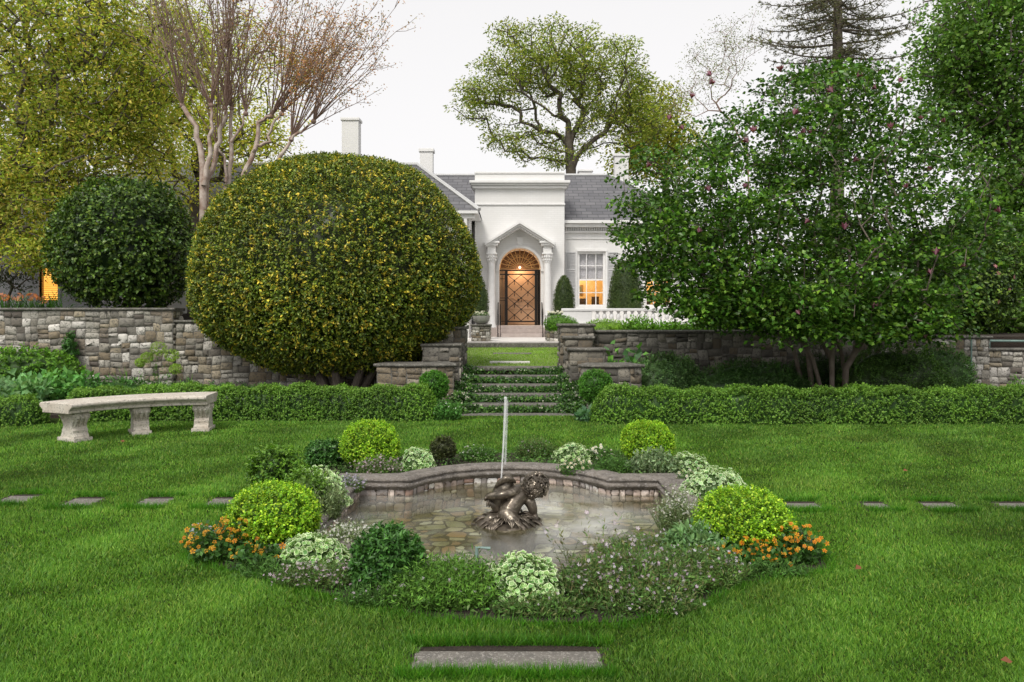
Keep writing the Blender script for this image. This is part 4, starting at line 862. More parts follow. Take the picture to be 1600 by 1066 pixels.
# ---- the big clipped dome
def big_dome():
    D = 15.1; p = ap(529, 440, D); k = D/F; rx, rz = 213*k, 196*k; c = (p[0], D, p[2]); ry = 2.3
    t = thing('clipped_dome', 'huge clipped dome of yellow-flecked green foliage between the bench and the steps', 'clipped tree', (c[0]+.3, D-1.0, 0))
    cc = (c[0]-t.location.x, 1.0, c[2]); rad = (rx, ry, rz)
    n = 36000; P, Nn = shell(n, cc, rad, .042, 3.6, .95, -.93, 2, 2.15)
    def sq(P): P = P.copy(); P[:, 2] = np.where(P[:, 2] < cc[2], cc[2]+(P[:, 2]-cc[2])*.74, P[:, 2]); return P
    P = sq(P)
    cols = [(.075,.105,.014),(.10,.13,.018),(.05,.08,.012),(.16,.17,.02),(.035,.058,.010),(.08,.11,.016)]
    yel = rng.random(len(P)) < .13
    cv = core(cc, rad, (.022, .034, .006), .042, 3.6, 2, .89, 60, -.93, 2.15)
    a = sprigs(P[~yel], Nn[~yel], .13, 6, .054, cols, .5, bright=.9); b = sprigs(P[yel], Nn[yel], .12, 6, .058, [(.34,.26,.03),(.42,.34,.05),(.22,.20,.03)], .5, bright=.8)
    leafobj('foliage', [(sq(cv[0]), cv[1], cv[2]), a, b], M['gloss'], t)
    m = MB(); r_ = random.Random(3)
    for k in range(7):
        a = k*.9; x = .35*math.cos(a); y = .2*math.sin(a); m.tube([(x*.5, y*.5, -.05), (x*1.6, y*1.6+.2, .7), (x*4.5, 1.0+y*3, 1.7)], [.09, .07, .05], 8)
    m.build('trunk', M['bark'], t); return t
big_dome()
# ---- camellia shrubs behind the walls
def camellia(label, px, py, D, rx, rz, ry, n, base, flowers, seed, cols=None, group='large dark camellia shrubs'):
    p = ap(px, py, D); t = thing('camellia', label, 'shrub', (p[0], D, base), 0, group); cc = (0, 0, p[2]-base); rad = (rx, ry, rz)
    P, Nn = shell(n, cc, rad, .10, 3.4, .80, -.9, seed, 2.4)
    cols = cols or [(.030,.058,.014),(.040,.078,.017),(.065,.115,.022),(.020,.038,.010),(.10,.15,.03)]
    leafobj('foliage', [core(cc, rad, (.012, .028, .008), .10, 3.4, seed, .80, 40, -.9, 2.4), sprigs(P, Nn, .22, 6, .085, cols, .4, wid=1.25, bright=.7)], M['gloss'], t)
    m = MB(); m.tube([(0, 0, -.05), (.05, 0, cc[2]*.6)], [.09, .06], 8); m.tube([(.1, .1, -.05), (.5, .1, cc[2]*.7)], [.06, .04], 8); m.build('trunk', M['bark'], t)
    base_o = None
    for k in range(flowers):
        d = unit(np.array([rng.normal(), -abs(rng.normal())-.3, rng.normal()*.7])); q = np.array(cc)+d*np.array(rad)*1.03
        V, f, C = inst(FLOWER, np.array([[0, 0, 0.], [0, 0, .012]]), np.array([[0, 0, 1.], [.1, 0, 1]]), np.array([.10, .07]), pal(2, [(.62,.22,.24)], .1), (.7, .45, .4))
        if base_o is None: base_o = npmesh('flower', V, [f], M['petal'], t, C); o = base_o
        else: o = base_o.copy(); link(o); o.parent = t
        o.location = q; o.rotation_euler = Vector(d).to_track_quat('Z', 'Y').to_euler()
    return t
camellia('rounded dark glossy camellia above the tall left wall', 196, 385, 17.0, 1.30, 1.40, 1.4, 4200, 1.5, 0, 4)
camellia('dark camellia dotted with pink flowers above the right hand wall', 1500, 440, 17.6, 1.05, 1.25, 1.1, 2600, 1.1, 12, 9)
# ---- topiary on the terrace
def topiary(label, px, pyt, pyb, D, r, n, prof):
    a = ap(px, pyt, D); b_ = ap(px, pyb, D); h = a[2]-b_[2]; t = thing('topiary_cone', label, 'topiary', (a[0], D, b_[2]), 0, 'clipped topiary by the house')
    u = rng.random(n); th = rng.uniform(0, 6.283, n); rr = r*np.interp(u, *prof)*(1+rng.normal(0, .015, n)); P = np.stack([rr*np.cos(th), rr*np.sin(th), u*h], 1); Nn = np.stack([np.cos(th), np.sin(th), .3+u*0], 1)
    m = MB(); m.lathe([(r*np.interp(k/14, *prof)*.93+.001, k/14*h) for k in range(15)], 0, 0, 0, 24); V = np.array(m.v); f = np.array([q for q in m.f if len(q) == 4]); f = np.concatenate([f[:, :3], f[:, [0, 2, 3]]])
    leafobj('foliage', [(V, f, np.tile([.03, .05, .014], (len(V), 1))), sprigs(P, Nn, .06, 4, .04, [(.05,.08,.022),(.035,.06,.017),(.075,.10,.03)], .3)], M['leaf'], t)
    s = MB(); s.tube([(0, 0, -.7), (0, 0, .2)], .05, 6); s.build('trunk', M['bark'], t)
eg = ([0, .06, .2, .4, .6, .8, .92, 1.0], [.45, .78, .97, 1.0, .88, .62, .38, .08]); cn = ([0, .1, .5, .8, .93, 1.0], [1.0, 1.0, .84, .66, .48, .1])
topiary('small egg shaped clipped topiary between the porch and the window', 881, 431, 497, 27.2, .36, 1500, eg)
topiary('large tapered clipped topiary between the two right hand windows', 977, 408, 484, 27.4, .62, 2600, cn)
topiary('clipped topiary left of the porch half hidden by the dome', 747, 431, 497, 26.0, .34, 1200, eg)
# ---- trees
def tree(name, label, base, att, nleaf, spread, lsize, cols, trunk, bark='bark', tip=.012, matk='leaf', tpl=LEAF, flat=.55, up=.6, group=None, wid=1.0, step=.6, trunk_r=.25, power=2.4, seg=6, pen=.35, jit=.08, fine=None):
    t = thing(name, label, 'tree', base, 0, group); B = np.array(base); A = att-B; tk = [np.array(q)-B for q in trunk]
    N_, par, r = grow(A, tk, tip, step, jit, power, trunk_r, pen=pen)
    wood('trunk', N_, par, r, M[bark], t, seg); leafobj('crown', [clumps(A, nleaf, spread, lsize, cols, tpl, flat, up, wid)] + ([clumps(A[::2]+rng.normal(0, spread, A[::2].shape), fine[0], spread*1.5, fine[1], cols, tpl, flat, up, wid)] if fine else []), M[matk], t)
    return t
def blobpts(n, blobs, zmin=None):
    """attractors spread in a union of ellipsoids given as (px,py,D,rx_px,ry_m,rz_px,weight)"""
    out_ = []; W_ = np.array([b_[6] for b_ in blobs], float); W_ /= W_.sum()
    for b_, w_ in zip(blobs, W_):
        k = max(1, int(n*w_)); c = np.array(ap(b_[0], b_[1], b_[2])); s = b_[2]/F; d = unit(rng.normal(size=(k, 3)))*rng.random((k, 1))**(1/2.4)
        out_.append(c + d*np.array([b_[3]*s, b_[4], b_[5]*s]))
    return np.concatenate(out_)
# magnolia
def magnolia():
    D = 13.9; bl = [(1250, 300, D, 285, 2.4, 130, 5), (1290, 200, D, 190, 1.9, 95, 2.6), (1110, 360, D-.3, 150, 1.8, 110, 2.2), (1440, 330, D, 135, 1.8, 120, 2.0), (1260, 420, D-.2, 290, 2.2, 75, 3.6), (1200, 470, 12.7, 190, .7, 36, 1.6), (1320, 505, 12.5, 150, .5, 34, 1.3), (1230, 515, 12.6, 70, .4, 22, .4), (1020, 360, 13.2, 60, 1.0, 70, .8), (1090, 440, 13.0, 90, .8, 60, 1.0), (1400, 465, 13.1, 115, .9, 38, 1.1), (1310, 120, D, 60, .8, 45, .35), (1180, 485, 12.8, 120, .6, 24, .7), (1440, 505, 12.9, 60, .5, 32, .6), (1370, 515, 12.9, 40, .4, 22, .25), (1130, 490, 12.8, 60, .4, 26, .3)]
    att = blobpts(1150, bl); base = (gp(1310, 606, .05)[0]*0+ap(1312, 0, 13.6)[0], 13.6, .03)
    t = thing('magnolia_tree', 'spreading multi-stemmed magnolia with dark pink flowers right of the steps', 'tree', base); B = np.array(base); A = att-B
    stems = [[(1318, 612), (1322, 575), (1345, 535), (1372, 495)], [(1292, 590), (1270, 560), (1245, 520), (1225, 480)], [(1272, 580), (1262, 545), (1235, 505), (1190, 478)], [(1302, 592), (1298, 560), (1276, 520), (1262, 470)], [(1322, 590), (1316, 555), (1300, 510), (1298, 460)], [(1345, 580), (1372, 545), (1395, 500), (1425, 440)], [(1300, 580), (1300, 550), (1310, 500), (1335, 430)], [(1262, 575), (1240, 545), (1215, 520), (1165, 495)]]
    Vs = []; cl = []
    tips = []
    for k, s in enumerate(stems):
        dd = 13.6 + [0, -.1, .25, .1, .3, .2, -.15, .4][k]; pts = [np.array(ap(x, y, dd+j*.12*(1 if k % 2 else -1)))-B for j, (x, y) in enumerate(s)]; pts[0][2] = -.03; cl.append(pts); tips.append(pts[-1])
    own = np.argmin(np.linalg.norm(A[:, None, :]*[1, .6, .7] - np.array(tips)[None]*[1, .6, .7], axis=2), 1)
    for k, pts in enumerate(cl):
        a = A[own == k]
        if len(a) < 3: continue
        N_, par, r = grow(a, pts, .009, .35, .10, 2.35, .068 if k == 0 else .042, pen=.3); i = np.arange(1, len(N_)); V, f = cones(N_[par[i]], N_[i], np.minimum(r[par[i]], r[i]*1.5), r[i], 6); Vs.append((V, f, np.ones((len(V), 3))))
    V, f, C = cat_(Vs); npmesh('trunk', V, [f], M['grey_bark'], t, smooth=True)
    cols = [(.045,.108,.016),(.068,.15,.021),(.026,.064,.010),(.115,.21,.03),(.042,.095,.015)]
    leafobj('crown', [clumps(A, 52, .22, .088, cols, wid=1.35, flat=.40, up=.9), clumps(A[:500]+rng.normal(0, .12, A[:500].shape), 14, .28, .075, cols, wid=1.35, flat=.6, up=.7)], M['gloss'], t)
    fl = [(1112, 118), (1108, 133), (1080, 155), (1045, 188), (1068, 203), (1240, 180), (1177, 209), (1170, 224), (1257, 209), (1268, 214), (1220, 114), (1302, 120), (1338, 121), (1370, 140), (1404, 129), (1477, 192), (1438, 190), (1393, 202), (1332, 254), (1448, 268), (1418, 294), (1108, 300), (1162, 293), (1257, 350), (1320, 360), (1564, 333), (1090, 364), (1365, 485), (1462, 400), (1455, 430), (1500, 418), (1446, 530), (1250, 492), (1302, 145), (1412, 62), (1325, 68), (1010, 262)]
    b0 = None
    for px, py in fl[:34] + fl[36:]:
        dd = D-1.7+rnd.uniform(-.3, .7)*1.0; q = np.array(ap(px, py, dd))-B
        if b0 is None:
            n = 7; a = np.arange(n)*6.283/n; dr = np.stack([np.cos(a)*.55, np.sin(a)*.55, np.full(n, .9)], 1); V, f, C = inst(LEAF, dr*.01, np.stack([-np.cos(a), -np.sin(a), np.full(n, .5)], 1), .105, pal(n, [(.13,.025,.05),(.20,.05,.09),(.34,.15,.19)], .1), d=dr, wid=.8)
            b0 = npmesh('flower', V, [f], M['petal'], t, C); o = b0
        else: o = b0.copy(); link(o); o.parent = t
        o.location = q; o.rotation_euler = (rnd.uniform(-.8, .8), rnd.uniform(-.8, .8), rnd.uniform(0, 6)); o.scale = [rnd.uniform(.8, 1.3)]*3
    return t
magnolia()
# tall yellow-green tree at left
LT = [(.31,.33,.08),(.24,.29,.065),(.38,.36,.11),(.17,.22,.045),(.40,.34,.12),(.20,.27,.06)]
att = blobpts(1500, [(60, 120, 19.5, 190, 2.4, 190, 4.5), (190, 60, 20, 130, 2.2, 130, 2.2), (40, 300, 18.8, 110, 1.6, 95, 2.0), (150, 210, 19.5, 110, 1.8, 80, 1.6), (-100, 200, 20, 150, 2.4, 240, 2.2), (70, 392, 18.6, 60, .8, 28, .55), (240, 190, 21, 60, 1.5, 80, .7), (60, -80, 20, 200, 2.5, 80, .9)])
tree('golden_tree', 'tall spreading tree with yellow-green foliage filling the upper left corner', (ap(-40, 0, 19.5)[0], 19.5, 1.6), att, 54, .40, .115, LT, [(ap(-40, 0, 19.5)[0], 19.5, 1.6), ap(-20, 420, 19.5), ap(0, 330, 19.5), ap(20, 250, 19.5)], tip=.012, trunk_r=.32, flat=.5, up=.4, wid=.8, matk='sun')
att = blobpts(520, [(290, 250, 26, 120, 2.0, 110, 2), (330, 130, 27, 140, 2.2, 130, 2.5), (400, 220, 27, 60, 1.6, 40, .5), (240, 60, 26, 90, 2, 110, 1)])
tree('golden_tree', 'lighter yellow-green tree standing behind the bare multi-stemmed tree', (ap(300, 0, 26.5)[0], 26.5, 1.4), att, 42, .48, .14, [(.38,.38,.08),(.31,.34,.06),(.44,.39,.10),(.22,.28,.05)], [(ap(300, 0, 26.5)[0], 26.5, 1.4), ap(302, 380, 26.5), ap(305, 300, 26.5)], trunk_r=.22, wid=.75, matk='sun')
# dark small tree in front of the grey building
att = blobpts(60, [(25, 432, 20.5, 40, .5, 24, 1)])
tree('small_tree', 'small dark leaved tree in front of the grey building at the left edge', (ap(12, 0, 20.5)[0], 20.5, 1.6), att, 16, .16, .06, [(.03,.045,.015),(.02,.035,.012)], [(ap(12, 0, 20.5)[0], 20.5, 1.6), ap(14, 462, 20.5), ap(20, 448, 20.5)], trunk_r=.05, tip=.006)
# centre background tree
CT = [(.17,.22,.05),(.12,.17,.035),(.25,.29,.08),(.10,.14,.03),(.29,.30,.09)]
att = blobpts(760, [(880, 95, 45, 90, 3.2, 62, 2.5), (800, 120, 45, 62, 2.8, 52, 1.3), (955, 130, 45, 75, 2.8, 65, 1.9), (745, 160, 45, 38, 2.2, 34, .6), (1000, 180, 45, 50, 2.2, 60, 1.0), (800, 215, 45, 55, 2.0, 28, .55), (900, 200, 45, 75, 2.6, 45, .8), (790, 55, 45, 35, 1.6, 20, .3), (860, 245, 45, 50, 2, 20, .25)])
tree('background_tree', 'broad open crowned tree with a forked trunk behind the house ridge', (ap(890, 0, 45)[0], 45, .6), att, 42, .38, .19, CT, [(ap(890, 0, 45)[0], 45, .6), ap(893, 330, 45), ap(892, 265, 45), ap(889, 225, 45), ap(888, 190, 45)], trunk_r=.32, tip=.02, step=1.0, power=2.2, bark='bark', wid=.8, pen=.5, matk='sun')
att = blobpts(260, [(1020, 190, 50, 45, 2.5, 60, 1), (1050, 240, 50, 55, 2.5, 45, 1), (985, 250, 50, 30, 2, 30, .5)])
tree('background_tree', 'pale yellow-green tree behind the right hand chimney beside the magnolia', (ap(1040, 0, 50)[0], 50, .6), att, 34, .75, .24, [(.24,.26,.05),(.18,.22,.04),(.30,.30,.07)], [(ap(1040, 0, 50)[0], 50, .6), ap(1040, 330, 50), ap(1040, 260, 50)], trunk_r=.25, tip=.03, step=1.2, matk='sun')
# right hand tree
RT = [(.075,.15,.028),(.10,.19,.036),(.055,.11,.02),(.14,.24,.05)]
att = blobpts(1250, [(1560, 90, 20, 85, 2.2, 120, 2.4), (1500, 90, 20.5, 65, 1.8, 55, 1.1), (1590, 250, 20, 75, 2, 110, 2), (1500, 180, 21, 55, 1.6, 60, .8), (1600, 410, 19, 42, 1.4, 70, 1), (1700, 200, 20, 110, 2.5, 230, 2.4), (1545, 0, 20, 90, 2, 70, 1.2), (1560, 330, 21, 50, 1.5, 60, .8), (1600, 490, 18.5, 45, 1.2, 35, .7), (1545, 430, 21, 50, 1.2, 70, .8)])
tree('maple_tree', 'tall green leaved tree filling the upper right corner', (ap(1640, 0, 20)[0], 20, 1.1), att, 42, .34, .12, RT, [(ap(1640, 0, 20)[0], 20, 1.1), ap(1636, 430, 20), ap(1625, 330, 20), ap(1610, 250, 20)], trunk_r=.26, wid=1.25)
# conifer
def conifer():
    D = 38; b = ap(1308, 0, D); base = (b[0], D, .6); t = thing('conifer', 'tall sparse conifer with tiered drooping branches above the magnolia', 'tree', base); s = D/F
    m = MB(); H0 = ap(0, 200, D)[2]-.6; zt_ = ap(0, -260, D)[2]-.6; m.tube([(0, 0, 0), (0, 0, H0), (.05, 0, zt_*.8), (0, 0, zt_)], [.42, .30, .16, .02], 10)
    pos = []; dr = []; cn_ = []
    z = ap(0, 150, D)[2]-.6
    while z < zt_-.5:
        nb = 6; Lm = 3.9*min(1, max(.1, (zt_-z)/9))
        for k in range(nb):
            a = rnd.uniform(0, 6.28); L = Lm*rnd.uniform(.55, 1.05); d = np.array([math.cos(a), math.sin(a), 0]); pts = []; dz = rnd.uniform(-.10, .06)
            for j in range(9):
                f_ = j/8; pts.append(d*L*f_ + np.array([0, 0, z+dz*L*f_-.35*math.sin(f_*2.6)*L*.15+.10*L*f_*f_*f_]))
            m.tube(pts, [.055*(1-.8*j/8)*L/3.5+.006 for j in range(9)], 5, False)
            for j in range(2, 9):
                for e in (-1, 1):
                    sd_ = np.array([-d[1], d[0], 0])*e; L2 = L*.26*(1.1-j/9)*rnd.uniform(.6, 1.3)+.12; q = pts[j]+(sd_*.8+d*.5)*L2+np.array([0, 0, -.06*L2]); m.tube([pts[j], q], [.014, .006], 4, False)
                    nn = int(8+L2*20); tt = rng.random((nn, 1)); pos.append(pts[j]+(q-pts[j])*tt+rng.normal(0, .05, (nn, 3))); dr.append(np.tile(q-pts[j], (nn, 1))+rng.normal(0, .35, (nn, 3))*L2)
        z += rnd.uniform(.42, .8)
    m.build('trunk', M['bark'], t, smooth=True); P = np.concatenate(pos); Dd = np.concatenate(dr)
    leafobj('crown', [inst(NARROW, P, rng.normal(size=P.shape)+[0, 0, 1], .17*rng.uniform(.6, 1.3, len(P)), pal(len(P), [(.085,.085,.05),(.11,.095,.06),(.06,.07,.04)]), d=Dd, wid=1.2)], M['matt'], t)
conifer()
# thin twiggy tree behind the magnolia
att = blobpts(170, [(1110, 110, 30, 60, 1.6, 45, 1), (1160, 60, 30, 60, 1.5, 40, .7), (1070, 160, 30, 50, 1.2, 30, .6), (1130, 85, 30, 30, 1.0, 60, .4)])
tree('twiggy_tree', 'slender half bare tree with tiny leaves rising behind the magnolia', (ap(1170, 0, 30)[0], 30, .9), att, 22, .30, .07, [(.14,.16,.07),(.18,.19,.09),(.10,.12,.05)], [(ap(1170, 0, 30)[0], 30, .9), ap(1172, 350, 30), ap(1168, 240, 30)], trunk_r=.035, tip=.006, step=.5, bark='twig')
# ---- bare multi-stemmed tree
def myrtle():
    D = 17.8; b = ap(318, 0, D); base = (b[0], D, 1.45); B = np.array(base); t = thing('crape_myrtle', 'pale barked multi-stemmed tree with fans of bare reddish shoots behind the dome', 'tree', base)
    a_ = lambda px, py, o=0: np.array(ap(px, py, D+o))-B
    limbs = [([(316, 480), (315, 380), (319, 292), (312, 240), (307, 200), (285, 165)], .13, 0), ([(319, 292), (326, 240), (330, 200), (330, 165)], .085, 0), ([(322, 480), (325, 360), (320, 300), (338, 245), (345, 205), (352, 170)], .11, .25), ([(345, 480), (343, 330), (356, 285), (361, 230), (362, 170)], .10, .5),
        ([(356, 285), (350, 245), (340, 228)], .05, .5), ([(360, 480), (372, 292), (392, 245), (402, 225), (405, 190), (424, 182)], .10, .2), ([(402, 230), (418, 222), (424, 195), (440, 178)], .06, .2), ([(400, 480), (420, 270), (447, 232), (455, 218)], .08, -.1), ([(361, 225), (375, 200), (384, 178)], .05, .5), ([(455, 218), (470, 205), (490, 190)], .05, -.1)]
    m = MB(); heads = []
    for pts, r0, o in limbs:
        P = [a_(x, y, o+j*.05) for j, (x, y) in enumerate(pts)]; n = len(P); Q = []; 
        for j in range(n-1):
            for k in range(3): Q.append(P[j]+(P[j+1]-P[j])*k/3+rng.normal(0, .02, 3))
        Q.append(P[-1]); m.tube(Q, [r0*.74*(1-.5*j/len(Q)) for j in range(len(Q))], 9); heads.append((P[-1], r0*.5))
    m.build('trunk', M['pale_bark'], t, smooth=True); s = MB(); lp = []; c0 = a_(345, 420)
    for hpt, r in heads:
        s.ball(hpt, .065, 8, 6); nsh = 17 if r > .025 else 12
        for k in range(nsh):
            lean = (hpt[0]-c0[0])*.20; d = unit(np.array([lean+rng.normal(0, .26), rng.normal(0, .35), 1.0])); L = rng.uniform(1.6, 3.9); cur = np.array([rng.normal(0, .10)+lean*.25, rng.normal(0, .1), -.03])
            if hpt[0] > 1.2: d = unit(np.array([rng.uniform(.05, 1.0), rng.normal(0, .4), 1.0])); L *= .85
            P = [hpt+d*L*f_+cur*f_*f_*L*.5+rng.normal(0, .012, 3) for f_ in np.linspace(0, 1, 8)]; s.tube(P, list(np.linspace(.014, .006, 8)), 4, False)
            for j in range(3, 8):
                for e in range(2):
                    if rng.random() < .95:
                        dd = unit(d+rng.normal(0, .55, 3)); l2 = rng.uniform(.2, .6); q = P[j]+dd*l2; s.tube([P[j], P[j]+dd*l2*.5+rng.normal(0, .02, 3), q], [.007, .006, .005], 3, False); lp.append(q); lp.append((P[j]+q)/2)
    s.build('shoots', M['twig'], t); lp = np.array(lp); rgt = lp[:, 0] > .9
    leafobj('leaves', [clumps(lp[rgt], 7, .10, .055, [(.36,.17,.08),(.26,.15,.08),(.22,.19,.06),(.42,.20,.10)]), clumps(lp[~rgt][::2], 3, .10, .05, [(.16,.13,.06),(.14,.15,.05)])], M['leaf'], t)
myrtle()
# distant woodland masses behind the house and at both sides
def wood_mass(x0, x1, y, z1, n, cols, seed):
    P = []; rr = np.random.default_rng(seed)
    for k in range(n):
        x = rr.uniform(x0, x1); yy = y+rr.uniform(-2, 4); z = rr.uniform(.5, 1)**.7*z1*(.75+.25*math.sin(x*.8+seed)); P.append((x, yy, .6+z*rr.random()**.5))
    return clumps(np.array(P), 26, .75, .30, cols, flat=.7)
wm = [wood_mass(-50, -7.5, 36, 8.5, 900, [(.07,.10,.02),(.10,.13,.025),(.05,.075,.015)], 1), wood_mass(12.5, 55, 34, 7.2, 850, [(.05,.10,.02),(.08,.14,.03),(.12,.18,.04)], 2), wood_mass(-20, 40, 75, 6.5, 600, [(.06,.09,.03),(.09,.12,.04)], 3)]
props(leafobj('woodland', wm, M['leaf'], None), 'mass of distant trees closing the garden behind the house', 'woodland', kind='stuff')
# ---------------------------------------------------------------- plants of the pool bed
def herb(name, label, cat, x, y, rx, ry, h, nst, cols, lsize=.03, nl=9, tpl=NARROW, flow=None, nfl=0, fsize=.03, fcol2=(.7, .7, .6), lean=.35, group=None, matk='matt', wid=1.0, stemcol=(.06, .09, .03), stuff_fl=True, ftop=.75, dome=.5, z0=0.0, single=False):
    """a clump of leafy stems; flowers as one mass or one by one"""
    t = thing(name, label, cat, (x, y, z0), 0, group); n = nst
    r = np.sqrt(rng.random(n)); a = rng.uniform(0, 6.283, n); bx = r*np.cos(a)*rx*.75; by = r*np.sin(a)*ry*.75
    hh = h*(1-dome*r**2)*rng.uniform(.65, 1.12, n); tipx = bx*1.33*(1+0*r)+rng.normal(0, lean*.25*h, n); tipy = by*1.33+rng.normal(0, lean*.25*h, n)
    B = np.stack([bx, by, 0*bx], 1); T = np.stack([tipx, tipy, hh], 1); d = T-B
    s = np.tile(np.linspace(.12, 1, nl), n)[:, None]; BB = np.repeat(B, nl, 0); DD = np.repeat(d, nl, 0); P = BB+DD*s + np.array([0, 0, 0])
    nn = rng.normal(size=P.shape)+[0, 0, .4]; ld = unit(DD)*.8+rng.normal(size=P.shape)*.65
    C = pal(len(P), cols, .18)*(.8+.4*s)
    # stems as thin blades
    sv = inst(BLADE, B, unit(np.cross(d, rng.normal(size=d.shape))), np.linalg.norm(d, axis=1), np.tile(np.array(stemcol, float), (n, 1)), d=d, wid=.004/np.maximum(np.linalg.norm(d, axis=1), .02))
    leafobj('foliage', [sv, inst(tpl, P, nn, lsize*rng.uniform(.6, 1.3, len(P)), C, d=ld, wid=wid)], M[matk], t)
    if flow:
        k = rng.choice(n, min(nfl, n), replace=nfl > n); q = T[k]*np.array([1, 1, 1])*rng.uniform(ftop, max(1.08, ftop+.2), (len(k), 1)); q = q+rng.normal(0, .012, q.shape)
        nf = rng.normal(0, .55, q.shape)+[0, -.55, .9]
        if not single: props(leafobj('blossom', [inst(FLOWER, q, nf, fsize*rng.uniform(.7, 1.25, len(q)), pal(len(q), flow, .12), fcol2)], M['petal'], t), kind='stuff')
        else:
            protos = []
            for c in flow[:3]:
                V, f, C = inst(FLOWER, np.array([[0, 0, 0.], [0, 0, .006]]), np.array([[0, 0, 1.], [.15, 0, 1]]), np.array([fsize, fsize*.72]), np.array([c, np.array(c)*.85]), fcol2); protos.append(npmesh('flower', V, [f], M['petal'], t, C))
            for i in range(len(q)):
                if i < len(protos): o = protos[i]
                else: o = protos[i % len(protos)].copy(); link(o); o.parent = t
                o.location = q[i]; o.rotation_euler = Vector(nf[i]).to_track_quat('Z', 'Y').to_euler(); o.scale = [float(rng.uniform(.75, 1.25))]*3
    return t
def mound(label, px, D, rx, ry, h, n, ls, group='variegated mounds round the pool', z=0, g1=(.16, .28, .10)):
    x = (px-800)*D/F; t = thing('variegated_plant', label, 'plant', (x, D, z), 0, group)
    d = unit(rng.normal(size=(n*2, 3))); d = d[d[:, 2] > -.1][:n]; rr = (1-.22*rng.random((len(d), 1)))*(1+.14*lump(d, 4, int(px) % 9)[:, None]); P = d*np.array([rx, ry, h])*rr; P[:, 2] = np.maximum(P[:, 2], .01)
    nn = unit(d*.7+rng.normal(0, .55, d.shape)+[0, -.1, .35]); C = pal(len(P), [g1, (.11, .22, .08), (.22, .33, .15)], .15)
    cr = core((0, 0, 0), (rx, ry, h), (.03, .06, .015), .07, 4, 0, .78, 30, -.1)
    st = inst(NARROW, P*.75, rng.normal(size=P.shape), .06, pal(len(P), [(.12, .2, .06)]), d=d)
    leafobj('foliage', [cr, st, inst(ROUND, P, nn, ls*rng.uniform(.6, 1.25, len(P)), C, (.74, .78, .64), d=-d+[0, 0, -.3])], M['matt'], t)
    s = MB(); s.tube([(0, 0, -.02), (0, 0, h*.6)], .012, 6); s.build('stem', M['bark'], t); return t
mound('largest cream-edged variegated mound at the front centre of the bed', 818, 4.58, .26, .21, .27, 1000, .036)
mound('cream-edged variegated mound in front of the left front box ball', 487, 5.18, .28, .20, .215, 1050, .038)
mound('cream-edged variegated mound left of the pool behind the front box ball', 500, 6.85, .29, .25, .33, 1050, .037, g1=(.19, .28, .14))
mound('cream-edged variegated mound right of the back left box ball', 653, 8.35, .22, .2, .24, 620, .040, g1=(.20, .30, .14))
mound('silvery variegated mound on the back rim right of the jet', 893, 8.75, .23, .2, .24, 620, .040, g1=(.22, .30, .17))
mound('cream-edged variegated mound behind the right front box ball', 1118, 7.0, .33, .28, .31, 1200, .037, g1=(.22, .31, .18))
mound('small silvery variegated mound in the back right corner of the bed', 1075, 8.1, .27, .22, .24, 600, .038, g1=(.20, .27, .17))
DG = [(.03,.085,.02),(.045,.12,.028),(.022,.06,.014),(.06,.15,.035)]
shrub('daphne_shrub', 'dark green domed shrub at the front of the bed left of centre', 'shrub', ((606-800)*4.70/F, 4.70, .165), (.195, .19, .19), 620, 9, .07, .042, DG, 'gloss', tpl=LEAF, wid=.75, up=.8, zmin=-.8, amp=.08)
shrub('dark_shrub', 'small round dark leaved shrub on the back rim of the pool', 'shrub', ((692-800)*8.6/F, 8.6, .18), (.13, .13, .13), 420, 6, .04, .026, [(.035,.04,.016),(.025,.03,.012),(.05,.06,.02)], 'leaf')
shrub('dark_shrub', 'low dark green shrub left of the back left box ball', 'shrub', ((508-800)*8.5/F, 8.5, .14), (.19, .16, .15), 420, 6, .06, .036, DG, 'gloss')
shrub('leafy_shrub', 'bright green upright shrub behind the left front box ball', 'shrub', ((430-800)*6.9/F, 6.9, .24), (.20, .18, .23), 420, 8, .12, .04, [(.07,.15,.016),(.11,.20,.025),(.04,.09,.012)], up=1.0, amp=.16)
shrub('leafy_shrub', 'small mid green shrub between the left front box ball and the variegated mound', 'shrub', ((478-800)*6.35/F, 6.35, .20), (.15, .15, .17), 260, 8, .12, .036, [(.07,.14,.018),(.10,.18,.03)], up=1.0, amp=.16)
GR = [(.13,.17,.09),(.17,.21,.12),(.09,.12,.06)]; LV = [(.065,.13,.03),(.09,.16,.045),(.045,.09,.025),(.10,.11,.05)]; DK = [(.05,.11,.025),(.07,.15,.035),(.035,.075,.02)]
herb('grey_herb', 'feathery grey-green herb spilling over the left rim of the pool', 'plant', (505-800)*6.35/F, 6.35, .17, .22, .32, 330, GR, .035, 12, dome=.4)
herb('white_flowered_herb', 'tiny white flowered herb left of the dark domed shrub', 'plant', (545-800)*5.55/F, 5.55, .26, .18, .20, 300, GR, .024, 10, flow=[(.78,.76,.74)], nfl=300, fsize=.016)
herb('white_flowered_herb', 'tiny white flowered grey herb left of the right front box ball', 'plant', (1060-800)*6.0/F, 6.0, .20, .2, .34, 320, GR, .026, 11, flow=[(.72,.68,.68)], nfl=260, fsize=.016)
herb('grey_herb', 'silver grey bushy herb in front of the back right box ball', 'plant', (1022-800)*8.0/F, 8.0, .25, .2, .28, 380, [(.12,.17,.10),(.17,.22,.14),(.08,.12,.06)], .045, 10, tpl=LEAF, wid=.8)
herb('lavender', 'dark green tufted lavender on the rim left of the back right box ball', 'plant', (958-800)*8.1/F, 8.05, .22, .15, .20, 320, DK, .045, 8)
